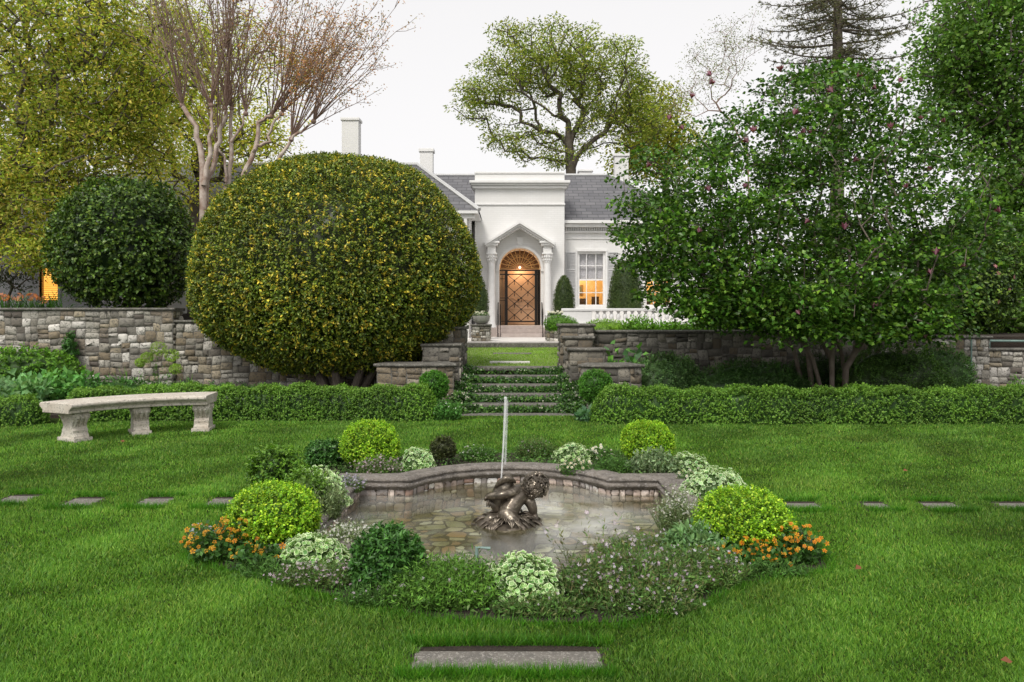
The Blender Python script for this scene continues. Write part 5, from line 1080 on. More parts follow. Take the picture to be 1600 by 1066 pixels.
herb('daisy_plant', 'white daisies hanging over the back rim into the pool', 'plant', (900-800)*8.05/F, 8.05, .17, .13, .17, 240, DK, .04, 9, flow=[(.82,.82,.78)], nfl=48, fsize=.034, fcol2=(.7,.5,.08), single=True, z0=.0, ftop=.9)
herb('daisy_plant', 'white daisies beyond the back rim beside the variegated mound', 'plant', (938-800)*8.85/F, 8.85, .15, .13, .17, 120, DK, .04, 8, flow=[(.82,.82,.80)], nfl=22, fsize=.04, fcol2=(.7,.6,.2), single=True, ftop=.95)
herb('daisy_plant', 'white daisies in front of the variegated mounds at the back right', 'plant', (1085-800)*7.6/F, 7.6, .2, .12, .17, 120, DK, .035, 8, flow=[(.82,.82,.80)], nfl=24, fsize=.036, fcol2=(.7,.6,.2), single=True, ftop=.95)
herb('lavender', 'purple flecked lavender behind the pool right of the jet', 'plant', (836-800)*9.0/F, 9.0, .25, .14, .25, 420, LV, .035, 9, flow=[(.20,.12,.20)], nfl=60, fsize=.02)
herb('lavender', 'low green lavender behind the pool left of the jet', 'plant', (745-800)*8.85/F, 8.85, .20, .12, .17, 320, DK, .035, 8, flow=[(.7,.66,.66)], nfl=36, fsize=.022)
herb('lobelia', 'purple flowered lobelia at the foot of the back left box ball', 'plant', (592-800)*7.95/F, 7.95, .27, .16, .22, 420, LV, .03, 8, flow=[(.30,.12,.26),(.42,.22,.38)], nfl=230, fsize=.022)
herb('lobelia', 'blue-violet lobelia trailing over the left rim of the pool', 'plant', (545-800)*7.3/F, 7.3, .15, .17, .17, 260, LV, .026, 8, flow=[(.22,.16,.42),(.36,.28,.52)], nfl=230, fsize=.022)
herb('lobelia', 'pink flowered trailing lobelia below the front left variegated mound', 'plant', (500-800)*4.78/F, 4.80, .33, .15, .15, 420, LV, .026, 8, flow=[(.48,.26,.44),(.62,.48,.62),(.30,.14,.28)], nfl=150, fsize=.019)
herb('lobelia', 'green trailing lobelia with few pink flowers left of the front centre mound', 'plant', (695-800)*4.55/F, 4.56, .42, .27, .235, 1300, [(.07,.15,.025),(.10,.20,.035),(.05,.11,.02)], .034, 10, flow=[(.55,.38,.55),(.70,.60,.70)], nfl=46, fsize=.020)
herb('lobelia', 'wide tangle of mauve flowered lobelia right of the front centre mound', 'plant', (985-800)*4.62/F, 4.63, .46, .31, .245, 1700, LV+[(.05,.11,.03),(.10,.10,.05)], .032, 11, flow=[(.50,.30,.50),(.64,.52,.68),(.30,.14,.30)], nfl=330, fsize=.020)
herb('lobelia', 'mauve lobelia between the front tangle and the right hand pansies', 'plant', (1090-800)*4.85/F, 4.87, .34, .26, .22, 800, LV, .030, 9, flow=[(.48,.30,.50),(.60,.50,.66)], nfl=150, fsize=.019)
herb('lobelia', 'green trailing plant on the right front rim of the pool', 'plant', (1010-800)*5.35/F, 5.32, .36, .16, .17, 460, LV, .03, 9, flow=[(.5,.38,.55)], nfl=50, fsize=.019)
herb('tall_herb', 'tall spiky herb with pale lilac flower stems rising before the water', 'plant', (950-800)*4.95/F, 4.95, .36, .12, .36, 36, [(.08,.13,.04),(.12,.12,.05)], .04, 12, flow=[(.55,.42,.58)], nfl=34, fsize=.024, dome=.2, lean=.9)
herb('tall_herb', 'sparse green stems poking up beside the pool in front of the white pipe', 'plant', (750-800)*4.7/F, 4.7, .26, .1, .24, 50, DK, .04, 10, dome=.2, lean=.6)
herb('leafy_herb', 'grey-green leafy clump before the right hand pansies', 'plant', (1085-800)*5.3/F, 5.28, .22, .16, .24, 200, [(.10,.18,.08),(.13,.22,.10)], .06, 8, tpl=LEAF, wid=.7, flow=[(.45,.45,.70)], nfl=30, fsize=.022)
OR_ = [(.88,.44,.02),(.84,.34,.015),(.90,.54,.04)]
PL = [(.035,.085,.02),(.05,.12,.028),(.025,.06,.015)]
herb('pansy_plant', 'orange pansies at the foot of the left front box ball', 'plant', (350-800)*5.38/F, 5.35, .24, .24, .25, 150, PL, .042, 7, tpl=LEAF, wid=1.3, flow=OR_, nfl=110, fsize=.032, ftop=1.0, fcol2=(.12,.03,.01), single=True, matk='leaf')
herb('pansy_plant', 'few orange pansies between the left front box ball and the variegated mound', 'plant', (405-800)*5.1/F, 5.08, .15, .12, .18, 80, PL, .045, 6, tpl=LEAF, wid=1.3, ftop=1.0, flow=OR_, nfl=16, fsize=.036, fcol2=(.12,.03,.01), single=True, matk='leaf')
herb('pansy_plant', 'broad drift of orange pansies in front of the right front box ball', 'plant', (1165-800)*5.12/F, 5.14, .36, .17, .15, 190, PL, .045, 6, tpl=LEAF, wid=1.3, flow=OR_, nfl=92, fsize=.031, ftop=1.0, fcol2=(.55,.12,.01), single=True, matk='leaf')
herb('pansy_plant', 'taller orange pansies right of the right front box ball', 'plant', (1237-800)*5.27/F, 5.27, .21, .17, .23, 130, PL, .042, 7, tpl=LEAF, wid=1.3, flow=OR_, nfl=98, fsize=.031, ftop=1.0, fcol2=(.55,.12,.01), single=True, matk='leaf')
herb('blue_lobelia', 'pale blue lobelia beside the left hand pansies', 'plant', (318-800)*5.65/F, 5.62, .12, .10, .18, 90, LV, .025, 7, flow=[(.34,.32,.62)], nfl=40, fsize=.02)
herb('lobelia', 'low lobelia at the foot of the dark domed shrub in the front of the bed', 'plant', (590-800)*4.48/F, 4.5, .24, .13, .12, 320, DK, .03, 8, flow=[(.55,.38,.55)], nfl=18, fsize=.018)
herb('lobelia', 'low trailing foliage below the front centre variegated mound', 'plant', (850-800)*4.33/F, 4.33, .30, .09, .11, 330, LV, .03, 8, flow=[(.5,.36,.5)], nfl=16, fsize=.018)
herb('lobelia', 'low mauve flowered fringe at the front right edge of the bed', 'plant', (1010-800)*4.4/F, 4.38, .34, .12, .13, 380, LV, .03, 8, flow=[(.6,.48,.6),(.34,.2,.36)], nfl=60, fsize=.018)
herb('lobelia', 'low dark leafy fringe between the left pansies and the pink lobelia', 'plant', (430-800)*4.97/F, 4.95, .26, .12, .11, 240, DK, .035, 7)
herb('lobelia', 'low leafy fringe below the right hand pansies', 'plant', (1190-800)*4.95/F, 4.97, .34, .10, .10, 260, DK, .035, 7)
# ground cover filling the soil between plants
def cover(name, label, polyfn, n, cols, hmax, ls, z=.012):
    P = polyfn(n); P = np.concatenate([P, np.full((len(P), 1), z)+rng.random((len(P), 1))**1.6*hmax], 1)
    return props(leafobj(name, [inst(LEAF, P, rng.normal(size=P.shape)*.7+[0, 0, 1], ls*rng.uniform(.5, 1.3, len(P)), pal(len(P), cols, .2))], M['matt'], None), label, 'ground cover', kind='stuff')
bedin = [(x*.985, 6.85+(y-6.85)*.985) for x, y in BED]
def bedpts(n):
    P = np.stack([rng.uniform(-2.3, 2.3, n*3), rng.uniform(4.2, 9.4, n*3)], 1); P = P[inpoly(P, bedin) & ~inpoly(P, pool_path(.20))]
    k = lump(np.concatenate([P, P[:, :1]*0], 1), 2.5); return P[(k > -.25)][:n]
cover('ground_cover', 'low leafy ground cover between the bed plants', bedpts, 15000, DK+[(.08,.12,.05)], .09, .032)
# ---------------------------------------------------------------- ivy and small white daisies on the steps
t = thing('step_planting', 'ivy and small white flowered daisies growing over the step risers', 'climbing plant', (.1, 12.75, 0)); Pv = []; Nv = []
for i in range(5):
    n = 2600; x = rng.uniform(-1.12, 1.15, n); x = np.concatenate([x, rng.normal(.95, .13, 500), rng.normal(-1.0, .13, 350)]); n = len(x); edge = np.clip((np.abs(x)-.55)/.5, 0, 1)
    keep = rng.random(n) < (.55+.45*edge) if i < 4 else rng.random(n) < np.where(x > 0, .8, .12+.5*edge)
    y = i*TRD+.30+rng.random(n)*.10-edge*rng.random(n)*.25; z = i*RIS+.015+rng.random(n)*(.095+.10*edge); Pv.append(np.stack([x, y, z], 1)[keep])
Pv = np.concatenate(Pv); leafobj('foliage', [inst(LEAF, Pv, rng.normal(size=Pv.shape)*.6+[0, -1, .5], .052*rng.uniform(.5, 1.3, len(Pv)), pal(len(Pv), [(.03,.075,.015),(.045,.11,.022),(.02,.05,.012),(.07,.14,.03)], .2), wid=1.2)], M['leaf'], t)
e = (np.abs(Pv[:, 0]) > .6) | (rng.random(len(Pv)) < .35); Q = Pv[e]; Q = Q[rng.choice(len(Q), 330, replace=False)]+[0, -.03, .015]
props(leafobj('blossom', [inst(FLOWER, Q, rng.normal(size=Q.shape)*.4+[0, -1, .7], .028, pal(len(Q), [(.78,.76,.76)], .08), (.6,.5,.15))], M['petal'], t), kind='stuff')
herb('daisy_plant', 'leafy clump with tiny white flowers at the left foot of the steps', 'plant', (690-800)*12.3/F, 12.3, .34, .22, .30, 420, [(.05,.13,.03),(.07,.17,.04)], .05, 8, tpl=LEAF, wid=.9, flow=[(.75,.75,.72)], nfl=40, fsize=.025)
herb('hosta', 'blue-green leafy clump at the right foot of the steps', 'plant', (922-800)*12.1/F, 12.15, .2, .15, .16, 70, [(.07,.15,.08),(.10,.19,.11)], .11, 4, tpl=LEAF, wid=1.4)
# ---------------------------------------------------------------- borders behind the hedges
def blades(name, label, px, D, w_, h, n, cols, z0=.05, group=None, cat='plant', wid=.03, x=None):
    x = (px-800)*D/F if x is None else x; t = thing(name, label, cat, (x, D, z0), 0, group); B = np.stack([rng.normal(0, w_*.3, n), rng.normal(0, .12, n), 0*rng.random(n)], 1)
    d = np.stack([B[:, 0]*1.4/max(w_, .1)+rng.normal(0, .35, n), rng.normal(0, .3, n)-.15, np.full(n, 1.15)], 1); parts = []; L = h*rng.uniform(.7, 1.2, n); cur = B; dd = unit(d); C = pal(n, cols)
    for k in range(4):
        parts.append(inst(BLADE if k == 3 else BLADE, cur, unit(np.cross(dd, np.cross(dd, [0, 0, 1.0])+1e-3)), L/4*1.08, C, d=dd, wid=wid*(1-.2*k)/(L/4))); cur = cur+dd*(L/4)[:, None]; dd = unit(dd+np.stack([d[:, 0]*.25, d[:, 1]*.25, np.full(n, -.30)], 1))
    leafobj('foliage', parts, M['leaf'], t); return t
blades('daylily', 'clump of bright strappy leaves above the hedge behind the middle of the bench', 196, 14.1, .55, .62, 110, [(.07,.19,.02),(.10,.24,.03)])
blades('daylily', 'smaller strappy leaved clump above the hedge behind the right end of the bench', 290, 14.0, .45, .48, 80, [(.08,.20,.02),(.11,.24,.03)])
blades('daylily', 'slim strappy leaved plant between the two daylily clumps by the wall', 248, 14.3, .22, .5, 40, [(.06,.15,.03),(.09,.2,.03)])
herb('hellebore', 'broad leaved green plant left of the daylilies in front of the wall', 'plant', (90-800)*13.3/F, 13.3, .75, .35, .60, 190, [(.08,.20,.055),(.11,.25,.07),(.06,.15,.04)], .13, 6, tpl=LEAF, wid=1.1, dome=.3, z0=.05)
herb('hellebore', 'grey-green broad leaved plant at the left edge of the photo', 'plant', (20-800)*12.6/F, 12.7, .5, .4, .62, 90, [(.12,.22,.10),(.09,.18,.08)], .13, 6, tpl=LEAF, wid=1.1, dome=.3, z0=.05)
shrub('leafy_shrub', 'bright green spreading shrub against the left wall behind the hellebores', 'shrub', ((40-800)*14.3/F, 14.3, .55), (1.0, .45, .45), 700, 8, .16, .07, [(.09,.19,.02),(.12,.24,.03),(.05,.12,.015)], amp=.18)
shrub('climbing_plant', 'thin dark climber growing up the left wall', 'climber', ((112-800)*14.9/F, 14.85, .95), (.10, .08, .32), 130, 7, .10, .055, DG, amp=.3, matk='gloss', base=.05)
shrub('leafy_shrub', 'low dark green planting between the daylilies and the hedge', 'shrub', ((160-800)*13.5/F, 13.5, .22), (1.3, .35, .30), 600, 6, .12, .06, DG, matk='leaf', amp=.2)
shrub('leafy_shrub', 'dark leafy planting under the left edge of the clipped dome', 'shrub', ((330-800)*13.7/F, 13.7, .15), (1.2, .35, .27), 500, 6, .12, .05, DG, matk='leaf', amp=.25)
t = herb('euphorbia', 'tall euphorbia with round lime green flower heads by the left wall', 'plant', (248-800)*14.5/F, 14.5, .34, .2, .85, 9, [(.06,.13,.03),(.08,.16,.04)], .09, 16, tpl=NARROW, dome=.2, z0=.05, lean=.4)
for dx, dz, r in ((0, .98, .14), (.25, .86, .12), (-.22, .82, .10), (.32, .60, .10), (-.35, .72, .08)):
    P, Nn = shell(220, (dx, 0, dz), (r, r, r*.9), .05); leafobj('flower_head', [sprigs(P, Nn, .03, 4, .026, [(.20,.30,.06),(.26,.36,.08)])], M['leaf'], t)
for lab, px, D, rx, rz, n, seed, cols in (('blue-green bushy shrub right of the lowest pier', 1045, 13.9, .62, .42, 700, 1, [(.06,.12,.045),(.085,.16,.055)]), ('dark low shrub left of the magnolia trunks', 1170, 13.6, .95, .32, 800, 2, [(.03,.07,.018),(.045,.10,.025)]), ('dark mixed shrub at the foot of the magnolia trunks', 1290, 14.3, .8, .35, 700, 3, [(.02,.045,.012),(.035,.07,.018)]),
        ('green willow leaved shrub right of the magnolia trunks', 1400, 13.7, .95, .50, 1000, 4, [(.05,.11,.022),(.07,.14,.028),(.04,.08,.016)]), ('dark green shrub below the downpipe on the right hand wall', 1475, 14.2, .55, .5, 500, 5, [(.04,.10,.022),(.06,.13,.03)])):
    shrub('border_shrub', lab, 'shrub', ((px-800)*D/F, D, .42), (rx, .42, rz*1.25), int(n*1.5), 8, .16, .055, cols, 'leaf', 'shrubs along the right hand border', amp=.20, wid=.6, up=.9, k0=seed)
herb('fern', 'bright fern-like plant by the pale wall at the right edge', 'plant', (1590-800)*13.3/F, 13.3, .25, .2, .55, 60, [(.07,.16,.03),(.10,.2,.04)], .10, 8, tpl=NARROW, z0=.05)
herb('leafy_plant', 'broad bluish leaved plant growing in front of the dark wall behind the piers', 'plant', (980-800)*14.3/F, 14.4, .36, .2, 1.05, 16, [(.09,.22,.06),(.12,.27,.05),(.07,.15,.07)], .17, 7, tpl=LEAF, wid=1.5, dome=.15, z0=.05, lean=.3)
# on the raised beds
for lab, px, D, zc, rx, rz in (('dark evergreen shrub behind the wall left of the magnolia trunks', 1190, 18.0, 1.75, 1.3, .65), ('dark evergreen shrub behind the wall above the magnolia trunks', 1330, 18.2, 1.85, 1.4, .75), ('dark shrub behind the wall below the pink flowered camellia', 1425, 17.2, 1.7, .8, .55), ('dark shrub behind the lowest wall at the right edge', 1590, 19.0, 1.65, 1.5, .75)):
    shrub('evergreen_shrub', lab, 'shrub', ((px-800)*D/F, D, zc), (rx, .7, rz), 900, 7, .18, .08, [(.025,.05,.012),(.035,.07,.016),(.05,.09,.02)], 'gloss', 'evergreen shrubs behind the right hand walls', amp=.2, base=1.2)
zz2 = 1.24
shrub('clipped_mound', 'bright green clipped mound in front of the balustrade', 'shrub', (ap(948, 0, 17.5)[0], 17.5, 1.30), (.60, .5, .25), 900, 7, .06, .03, [(.13,.24,.02),(.17,.30,.03)], 'leaf', base=1.2)
shrub('clipped_mound', 'small clipped green mound behind the tallest pier', 'shrub', (ap(878, 0, 19)[0], 19.5, 1.42), (.42, .3, .22), 500, 7, .06, .03, [(.08,.18,.02),(.11,.23,.03)], 'leaf', base=1.2)
for px, k in ((1000, 1), (1045, 2), (1090, 3)): herb('leafy_plant', ['', 'fresh green leafy plants below the middle of the balustrade', 'fresh green leafy plants on the wall below the right part of the balustrade', 'fresh green leafy plants on the wall at the left edge of the magnolia'][k], 'plant', ap(px, 0, 17)[0], 17.0, .42, .3, .40 if k == 1 else .3, 150, [(.12,.25,.03),(.09,.19,.03)], .07, 8, tpl=LEAF, wid=1, z0=1.24)
# clivias along the left wall top
t_ = None
for i, px in enumerate((8, 30, 52, 68, 88)):
    lab = ['clivia with a coral orange flower head at the left edge of the wall top', 'second clivia from the left edge with a coral flower head above the wall', 'clivia with a large coral orange flower head in the middle of the wall top row', 'small flowered clivia left of the orange louvred window', 'strappy clivia below the orange louvred window'][i]
    c = blades('clivia', lab, px, 16.0, .35, .50, 34, [(.03,.08,.018),(.045,.11,.025)], z0=1.70, group='clivias along the left wall top', wid=.035)
    n = 26 if i in (0, 2) else 14; P, Nn = shell(n, (0, -.05, .34 if i != 3 else .28), (.11, .08, .08), .05)
    if i < 4: leafobj('flower_head', [inst(FLOWER, P, Nn, .075, pal(n, [(.72,.16,.06),(.78,.26,.12)], .1), (.8,.5,.2))], M['petal'], c)
# ---------------------------------------------------------------- lawn grass
def grass(name, n, region, avoid, y0, y1, hscale=1.0, z=0.0, near=True, pal_=((.078,.155,.024),(.105,.19,.03),(.055,.115,.017),(.16,.235,.045))):
    u = rng.random(n)
    D = y0*(y1/y0)**u if near else rng.uniform(y0, y1, n)             # more blades close to the viewer's side
    X = rng.uniform(-1, 1, n)*(D*.70+1.6); P = np.stack([X, D], 1); k = region(P)
    for a in avoid: k &= ~a(P)
    P = P[k]; n = len(P); P3 = np.concatenate([P, np.zeros((n, 1))], 1)
    l1 = lump(P3, 1.1); l2 = lump(P3, 5.0, 5); l3 = lump(P3, 16.0, 9)
    h = (.029+.009*l2+.006*l3+.005*l1)*rng.uniform(.6, 1.35, n)*hscale; h = np.maximum(h, .012); D = P[:, 1]
    w_ = np.clip(.0012*D, .0035, .016)*rng.uniform(.7, 1.2, n)
    d = unit(np.stack([rng.normal(0, .38, n)+.25*l3, rng.normal(0, .38, n)-.1+.2*l2, np.ones(n)], 1))
    base = np.array(pal_); C = base[rng.integers(0, 4, n)]
    l4 = lump(P3, 2.3, 13); C = C*(1+.20*l1+.14*l2+.14*l4)[:, None]; C = C*(1-np.clip(l4-.35, 0, 1)[:, None]*np.array([[.1, .25, .1]]))*np.array([1, 1, 1]); dry = rng.random(n) < .025+.05*np.clip(l3, 0, 1)*(D > 6); C[dry] = np.array([.24,.24,.07])
    C = np.clip(C*rng.uniform(.75, 1.3, (n, 1)), .004, .6)
    side = unit(np.cross(d, np.stack([rng.normal(0, .5, n), np.ones(n), 0*D], 1))); p0 = np.concatenate([P, np.full((n, 1), z)], 1)
    nearm = D < 5.6; parts = []
    q = ~nearm; V = np.stack([p0[q]-side[q]*w_[q, None]/2, p0[q]+side[q]*w_[q, None]/2, p0[q]+d[q]*h[q, None]], 1).reshape(-1, 3); f = np.arange(len(V)).reshape(-1, 3); parts.append((V, f, np.repeat(C[q], 3, 0)))
    q = nearm
    if q.any():
        bend = rng.normal(0, .35, (q.sum(), 3)); bend[:, 2] = -.25; m_ = p0[q]+d[q]*h[q, None]*.55; tp = m_+unit(d[q]+bend)*h[q, None]*.6; s_ = side[q]*w_[q, None]
        V = np.stack([p0[q]-s_/2, p0[q]+s_/2, m_+s_*.4, m_-s_*.4, tp], 1).reshape(-1, 3); b_ = (np.arange(q.sum())*5)[:, None, None]; f = (np.array([[0, 1, 2], [0, 2, 3], [3, 2, 4]])[None]+b_).reshape(-1, 3); Cc = np.repeat(C[q], 5, 0); parts.append((V, f, Cc))
    return props(leafobj(name, parts, M['grass'], None), kind='stuff')
def in_stones(P):
    k = np.zeros(len(P), bool)
    for x, y, a, c in STONES: k |= (np.abs(P[:, 0]-x) < a+.0+.02*np.sin(P[:, 1]*60+x)) & (P[:, 1] > y-c+.035+.02*np.sin(P[:, 0]*50)) & (P[:, 1] < y+c+.065)
    return k
gr = grass('grass', 760000, lambda P: np.ones(len(P), bool), [lambda P: inpoly(P, BED), in_stones, lambda P: (P[:, 1] > 11.75) & (P[:, 0] > 1.3), lambda P: (P[:, 1] > 12.1) & (P[:, 0] < -1.2), lambda P: (P[:, 1] > 12.7), lambda P: (P[:, 1] > 11.3+(P[:, 0]+9.5)*.2) & (P[:, 0] < -6.9)], 2.9, 12.75)
props(gr, 'mown green grass blades of the lower lawn', 'grass')
# a shaggier fringe hangs over the slab and bed edges
def fringe():
    P = []; 
    for x, y, a, c in STONES:
        n = int(900*a/.15) if a < .3 else 3200; P.append(np.stack([rng.uniform(x-a-.05, x+a+.05, n), y-c-rng.random(n)*.07+.035], 1)); n//=2; P.append(np.stack([rng.uniform(x-a-.06, x+a+.06, n), y+c+.055+rng.random(n)*.05], 1))
    B_ = np.array(BED+[BED[0]])
    for a, b_ in zip(B_[:-1], B_[1:]):
        n = 420; f_ = rng.random((n, 1)); P.append(a+(b_-a)*f_+rng.normal(0, .03, (n, 2))+(a-[0, 6.85])*.012)
    P = np.concatenate(P); n = len(P); d = unit(np.stack([rng.normal(0, .5, n), rng.normal(0, .5, n), np.ones(n)], 1)); h = rng.uniform(.035, .085, n)
    return inst(BLADE, np.concatenate([P, np.zeros((n, 1))], 1), unit(np.cross(d, rng.normal(size=d.shape))), h, pal(n, [(.04,.12,.010),(.06,.16,.013),(.09,.18,.02)]), d=d, wid=.004/h)
props(leafobj('grass_fringe', [fringe()], M['grass'], None), 'longer grass fringing the paving stones and the bed', 'grass', kind='stuff')
g2 = grass('upper_grass', 60000, lambda P: (P[:, 0] > -.95-(P[:, 1]-14.7)*.09) & (P[:, 0] < 1.0+(P[:, 1]-14.7)*.09), [], 15.1, 23.5, .9, .655, near=False, pal_=((.14,.22,.03),(.17,.25,.035),(.12,.19,.025),(.20,.27,.05))); props(g2, 'pale yellow-green mown grass of the upper lawn above the steps', 'grass')
m = MB(); a = gp(765, 567, .66); m.box(a[0], a[0]+.85, a[1]-.1, a[1]+.12, .60, .69); props(m.build('paving_stone', M['patio'], None, bevel=.01), 'pale narrow slab in the upper lawn just above the top step', 'paving stone')
m = MB(); a = gp(770, 553, .66); m.box(a[0], a[0]+1.0, a[1]-.1, a[1]+.3, .60, .675); props(m.build('paving_stone', M['slab'], None, bevel=.01), 'grey slab in the upper lawn halfway to the house', 'paving stone')
# fallen leaves
for i, (px, py, lab) in enumerate(((1582, 1034, 'brown fallen leaf on the grass in the bottom right corner'), (1345, 885, 'brown fallen leaf on the grass right of the pansies'), (1418, 735, 'brown fallen leaf on the far right lawn'), (195, 690, 'fallen leaf on the grass under the middle of the bench'))):
    a = gp(px, py, .05); V, f, C = inst(LEAF, np.array([[0, 0, 0.]]), np.array([[.3, -.5, 1.]]), .06, np.array([[.25, .09, .04]]), wid=1.3); o = npmesh('fallen_leaf', V, [f], M['petal'], None, C); o.location = a; props(o, lab, 'leaf', 'fallen leaves')
# ---------------------------------------------------------------- fountain statue
SD = 6.62; so_ = (-.02*0 + (795-800)*SD/F, SD, -.135)
st = thing('fountain_statue', 'dark bronze statue of a curly haired child sprawled on a leafy rock', 'statue', so_); st.scale = (1.07, 1.07, 1.07); s_ = SD/F
def sp(cx, cy, o=0):       # crop-7 measurement -> local point, o = metres behind
    px, py = 680+cx/5.92, 680+cy/5.92; p = ap(px, py, SD); return (p[0]-so_[0], o, p[2]-so_[2])
def limb(mb, pts, rad, seg=12, nsub=4):
    P = [Vector(p) for p in pts]; Q = []; Rr = []
    for i in range(len(P)-1):
        p0 = P[max(i-1, 0)]; p1 = P[i]; p2 = P[i+1]; p3 = P[min(i+2, len(P)-1)]
        for k in range(nsub):
            u = k/nsub; Q.append(.5*((2*p1)+(p2-p0)*u+(2*p0-5*p1+4*p2-p3)*u*u+(3*p1-p0-3*p2+p3)*u**3)); Rr.append(rad[i]+(rad[i+1]-rad[i])*u)
    Q.append(P[-1]); Rr.append(rad[-1]); mb.tube([tuple(q) for q in Q], Rr, seg); mb.ball(tuple(P[0]), rad[0]*.98, seg, 8); mb.ball(tuple(P[-1]), rad[-1]*.98, seg, 8)
m = MB()
limb(m, [sp(665, 790, -.01), sp(690, 700, -.02), sp(735, 630, .0), sp(790, 580, .03), sp(845, 545, .05)], [.082, .083, .072, .066, .045])      # pelvis to neck
m.ball(sp(668, 735, -.06), .074, 16, 10); m.ball(sp(665, 790, .03), .075, 16, 10)
m.ball(sp(775, 545, .02), .050, 14, 9); m.ball(sp(860, 640, .03), .045, 14, 9)
limb(m, [sp(765, 535, .02), sp(690, 545, -.04), sp(615, 560, -.06), sp(545, 575, -.03), sp(500, 585, .02)], [.048, .040, .036, .031, .024])     # left arm
limb(m, [sp(865, 640, .03), sp(888, 700, .02), sp(895, 745, .03), sp(915, 775, .0)], [.046, .039, .034, .024])                               # right arm
limb(m, [sp(668, 740, -.05), sp(720, 775, -.11), sp(775, 825, -.13)], [.078, .066, .052]); limb(m, [sp(775, 825, -.13), sp(745, 850, -.10), sp(700, 855, -.06)], [.050, .042, .03])   # near leg folded
limb(m, [sp(665, 785, -.0), sp(590, 785, -.03), sp(530, 770, -.05)], [.072, .062, .052]); limb(m, [sp(530, 770, -.05), sp(490, 805, -.06), sp(445, 825, -.06)], [.050, .043, .028]); limb(m, [sp(445, 825, -.06), sp(405, 832, -.07), sp(375, 818, -.07)], [.028, .026, .022])
for k in range(5): limb(m, [sp(382, 806+k*7, -.09+.012*k), sp(366, 795+k*10, -.09+.012*k)], [.011, .008], 8)
for k in range(5): limb(m, [sp(915, 775, .0), sp(925+k*5, 788, -.02+.02*k)], [.015, .008], 8)                                                 # right hand
for k in range(5): limb(m, [sp(500, 585, .02), sp(478+k*5, 600+k*3, -.01+.015*k), sp(474+k*6, 622, .0+.012*k)], [.015, .011, .008], 8)       # left hand
hc = sp(915, 500, .03); m.ball(hc, .092, 20, 14, (1.0, 1.05, 1.0)); m.ball((hc[0]+.02, hc[1]+.055, hc[2]-.025), .062, 14, 10); limb(m, [sp(845, 560, .04), sp(890, 540, .03)], [.045, .05])
fx = Vector((.45, .75, -.35)).normalized(); hcv = Vector(hc); rt = fx.cross(Vector((0, 0, 1))).normalized(); upv = rt.cross(fx)
m.ball(tuple(hcv+fx*.10-upv*.01), .018, 10, 7); m.ball(tuple(hcv+fx*.085-upv*.05), .028, 10, 7); m.ball(tuple(hcv+fx*.095-upv*.032), .014, 10, 6)
for e in (-1, 1): m.ball(tuple(hcv+rt*e*.088-upv*.005), .019, 8, 6); m.ball(tuple(hcv+fx*.07+rt*e*.042-upv*.025), .034, 10, 7)
body = m.build('body', M['bronze'], st, smooth=True); md = body.modifiers.new('join', 'REMESH'); md.mode = 'VOXEL'; md.voxel_size = .0065; md.use_smooth_shade = True; sm_ = body.modifiers.new('soften', 'SMOOTH'); sm_.iterations = 5; sm_.factor = .6
m = MB(); r_ = random.Random(5)          # curls over the whole scalp except the face
for k in range(230):
    d = Vector((r_.gauss(0, 1), r_.gauss(0, 1), r_.gauss(0, 1))).normalized()
    if d.dot(fx) > .45 or d.z < -.75: continue
    c = hcv+d*.092; a0 = r_.uniform(0, 6.28); b1 = d.orthogonal().normalized(); b2 = d.cross(b1); rr = r_.uniform(.012, .019)
    m.tube([tuple(c+(b1*math.cos(a0+q*.9)+b2*math.sin(a0+q*.9))*rr*(1-q*.10)+d*(.004+.0022*q)) for q in range(8)], [.0105-.0006*q for q in range(8)], 6)
m.build('hair', M['bronze'], st, smooth=True)
# the shell-shaped creature the child holds, with fins
m = MB(); sc_ = Vector(sp(655, 560, .07)); sh = Vector(sp(668, 490, .04))
limb(m, [sp(590, 690, .05), sp(610, 600, .06), sp(650, 510, .06), sp(672, 462, .05)], [.06, .082, .078, .055]); limb(m, [sp(560, 520, .03), sp(600, 470, .0), sp(650, 425, -.02), sp(700, 430, -.01), sp(735, 465, .01)], [.012, .017, .019, .017, .012], 10, 5)
limb(m, [sp(575, 515, .03), sp(640, 450, -.02), sp(712, 452, .0)], [.01, .014, .01], 10, 5)
o = m.build('held_shell', M['bronze'], st, smooth=True); md = o.modifiers.new('join', 'REMESH'); md.mode = 'VOXEL'; md.voxel_size = .006; md.use_smooth_shade = True
m = MB()
for k in range(5): a = k*.16; limb(m, [sp(510+k*13, 600, .03+.01*k), sp(500+k*15, 640+k*4, .01), sp(490+k*20, 672+k*5, .0)], [.016, .014, .005], 8, 3)
m.build('fins', M['bronze'], st, smooth=True)
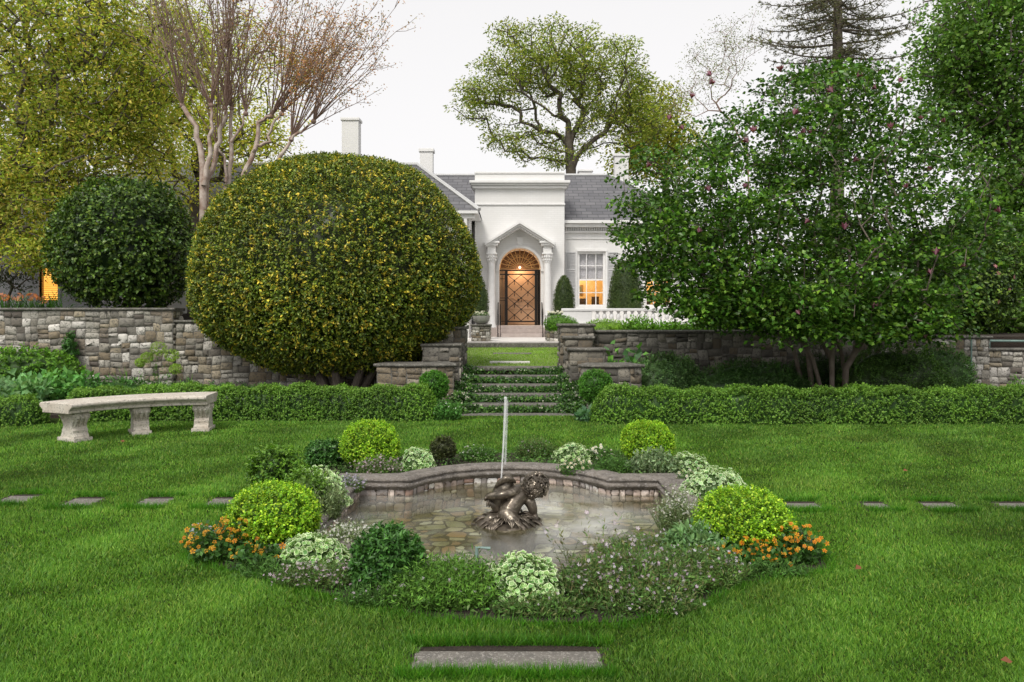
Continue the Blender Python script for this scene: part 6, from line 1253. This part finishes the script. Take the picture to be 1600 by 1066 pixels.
# rock base wrapped in acanthus-like leaves
m = MB(); bx_ = sp(680, 880, 0); u = MB()
m.lathe([(.20, -.25), (.215, -.03), (.235, -.01), (.262, .015), (.255, .04), (.20, .06), (.10, .07), (.01, .072)], bx_[0], 0, 0, 40); m.v = [(x+.014*math.sin(17*y+9*z), y*.92+.012*math.sin(19*x+5), z+.010*math.sin(23*x+13*y)) for x, y, z in m.v]; m.build('rock', M['bronze'], st, smooth=True)
m = MB()
for k in range(60):
    a = r_.uniform(0, 6.283); lay = r_.random(); r0 = .09+.12*lay; zz = .085-.05*lay; L = r_.uniform(.07, .13); tw = a+r_.uniform(-.9, .9); wd = r_.uniform(.016, .03); px_, py_ = bx_[0]+r0*math.cos(a), r0*.92*math.sin(a); vs = []
    for j in range(7):
        f_ = j/6; x = px_+math.cos(tw)*L*f_; y = py_+math.sin(tw)*L*f_; z = zz+.025*math.sin(f_*2.8)-.045*f_*f_*(.5+lay); w2 = wd*math.sin(.35+f_*2.5)
        nx, ny = -math.sin(tw), math.cos(tw); vs += [(x-nx*w2, y-ny*w2, z+.010), (x, y, z-.006), (x+nx*w2, y+ny*w2, z+.010)]
    m.add(vs, [(j*3+i, j*3+i+1, j*3+i+4, j*3+i+3) for j in range(6) for i in range(2)])
o = m.build('leaves', M['bronze'], st, smooth=True); sd_ = o.modifiers.new('thick', 'SOLIDIFY'); sd_.thickness = .008
# jet of water
jb = ap(783, 752, SD+.05); jt = ap(790, 622, SD+.05); t = thing('water_jet', 'thin white jet of water rising from the statue', 'water jet', jb)
m = MB(); V0 = Vector(jb); V1 = Vector(jt)-V0; n = 22
m.tube([tuple(V1*(k/n)+Vector((.003*math.sin(k/n*3.0), 0, 0))) for k in range(n+1)], [.007+.005*(k/n)**1.5+.0012*math.sin(k*2.1) for k in range(n+1)], 10); m.ball(tuple(V1), .015, 10, 8, (1, 1, .8)); m.build('column', M['foam'], t, smooth=True)
m = MB(); 
for k in range(60):
    f_ = r_.random()**.5; x = .024+r_.gauss(0, .008); m.ball((V1.x*f_+x, r_.gauss(0, .02), V1.z*f_*1.0), r_.uniform(.0015, .004), 5, 4)
for k in range(50): m.ball((V1.x+r_.gauss(-.03, .035), r_.gauss(0, .03), V1.z+r_.gauss(.0, .03)), r_.uniform(.0015, .0035), 5, 4)
m.tube([(V1.x+.014+.014*f_-V1.x*f_*.9, 0, V1.z*(1-f_)) for f_ in np.linspace(0.02, .8, 12)], [.010]*12, 8, False)
props(m.build('droplets', M['mist'], t, smooth=True), kind='stuff')
# spotlight and pipes
a = gp(618, 722, .08); t = thing('garden_spotlight', 'small round white spotlight on the rim by the back left box ball', 'garden light', (a[0], a[1]-.05, .08)); m = MB(); m.tube([(0, 0, 0), (0, .02, .04)], .006, 6); m.build('stake', M['iron'], t); m = MB(); m.tube([(-.0, .03, .055), (0, -.02, .05)], [.028, .034], 14); m.build('lamp', M['bowl'], t)
m = MB(); m.tube([(1.02, 6.55, -.33), (1.08, 6.45, -.16), (1.20, 6.0, -.09), (1.18, 5.6, -.09)], .016, 8); props(m.build('pool_pipe', M['leadpipe'], None, smooth=True), 'pale green pipe bent across the right side of the pool', 'pipe')
a = gp(745, 872, -.10); m = MB(); m.tube([(a[0], a[1], -.3), (a[0], a[1], -.02), (a[0]+.10, a[1], -.03)], .013, 8); props(m.build('pool_pipe', M['leadpipe'], None, smooth=True), 'short pale pipe standing in the front of the pool', 'pipe')
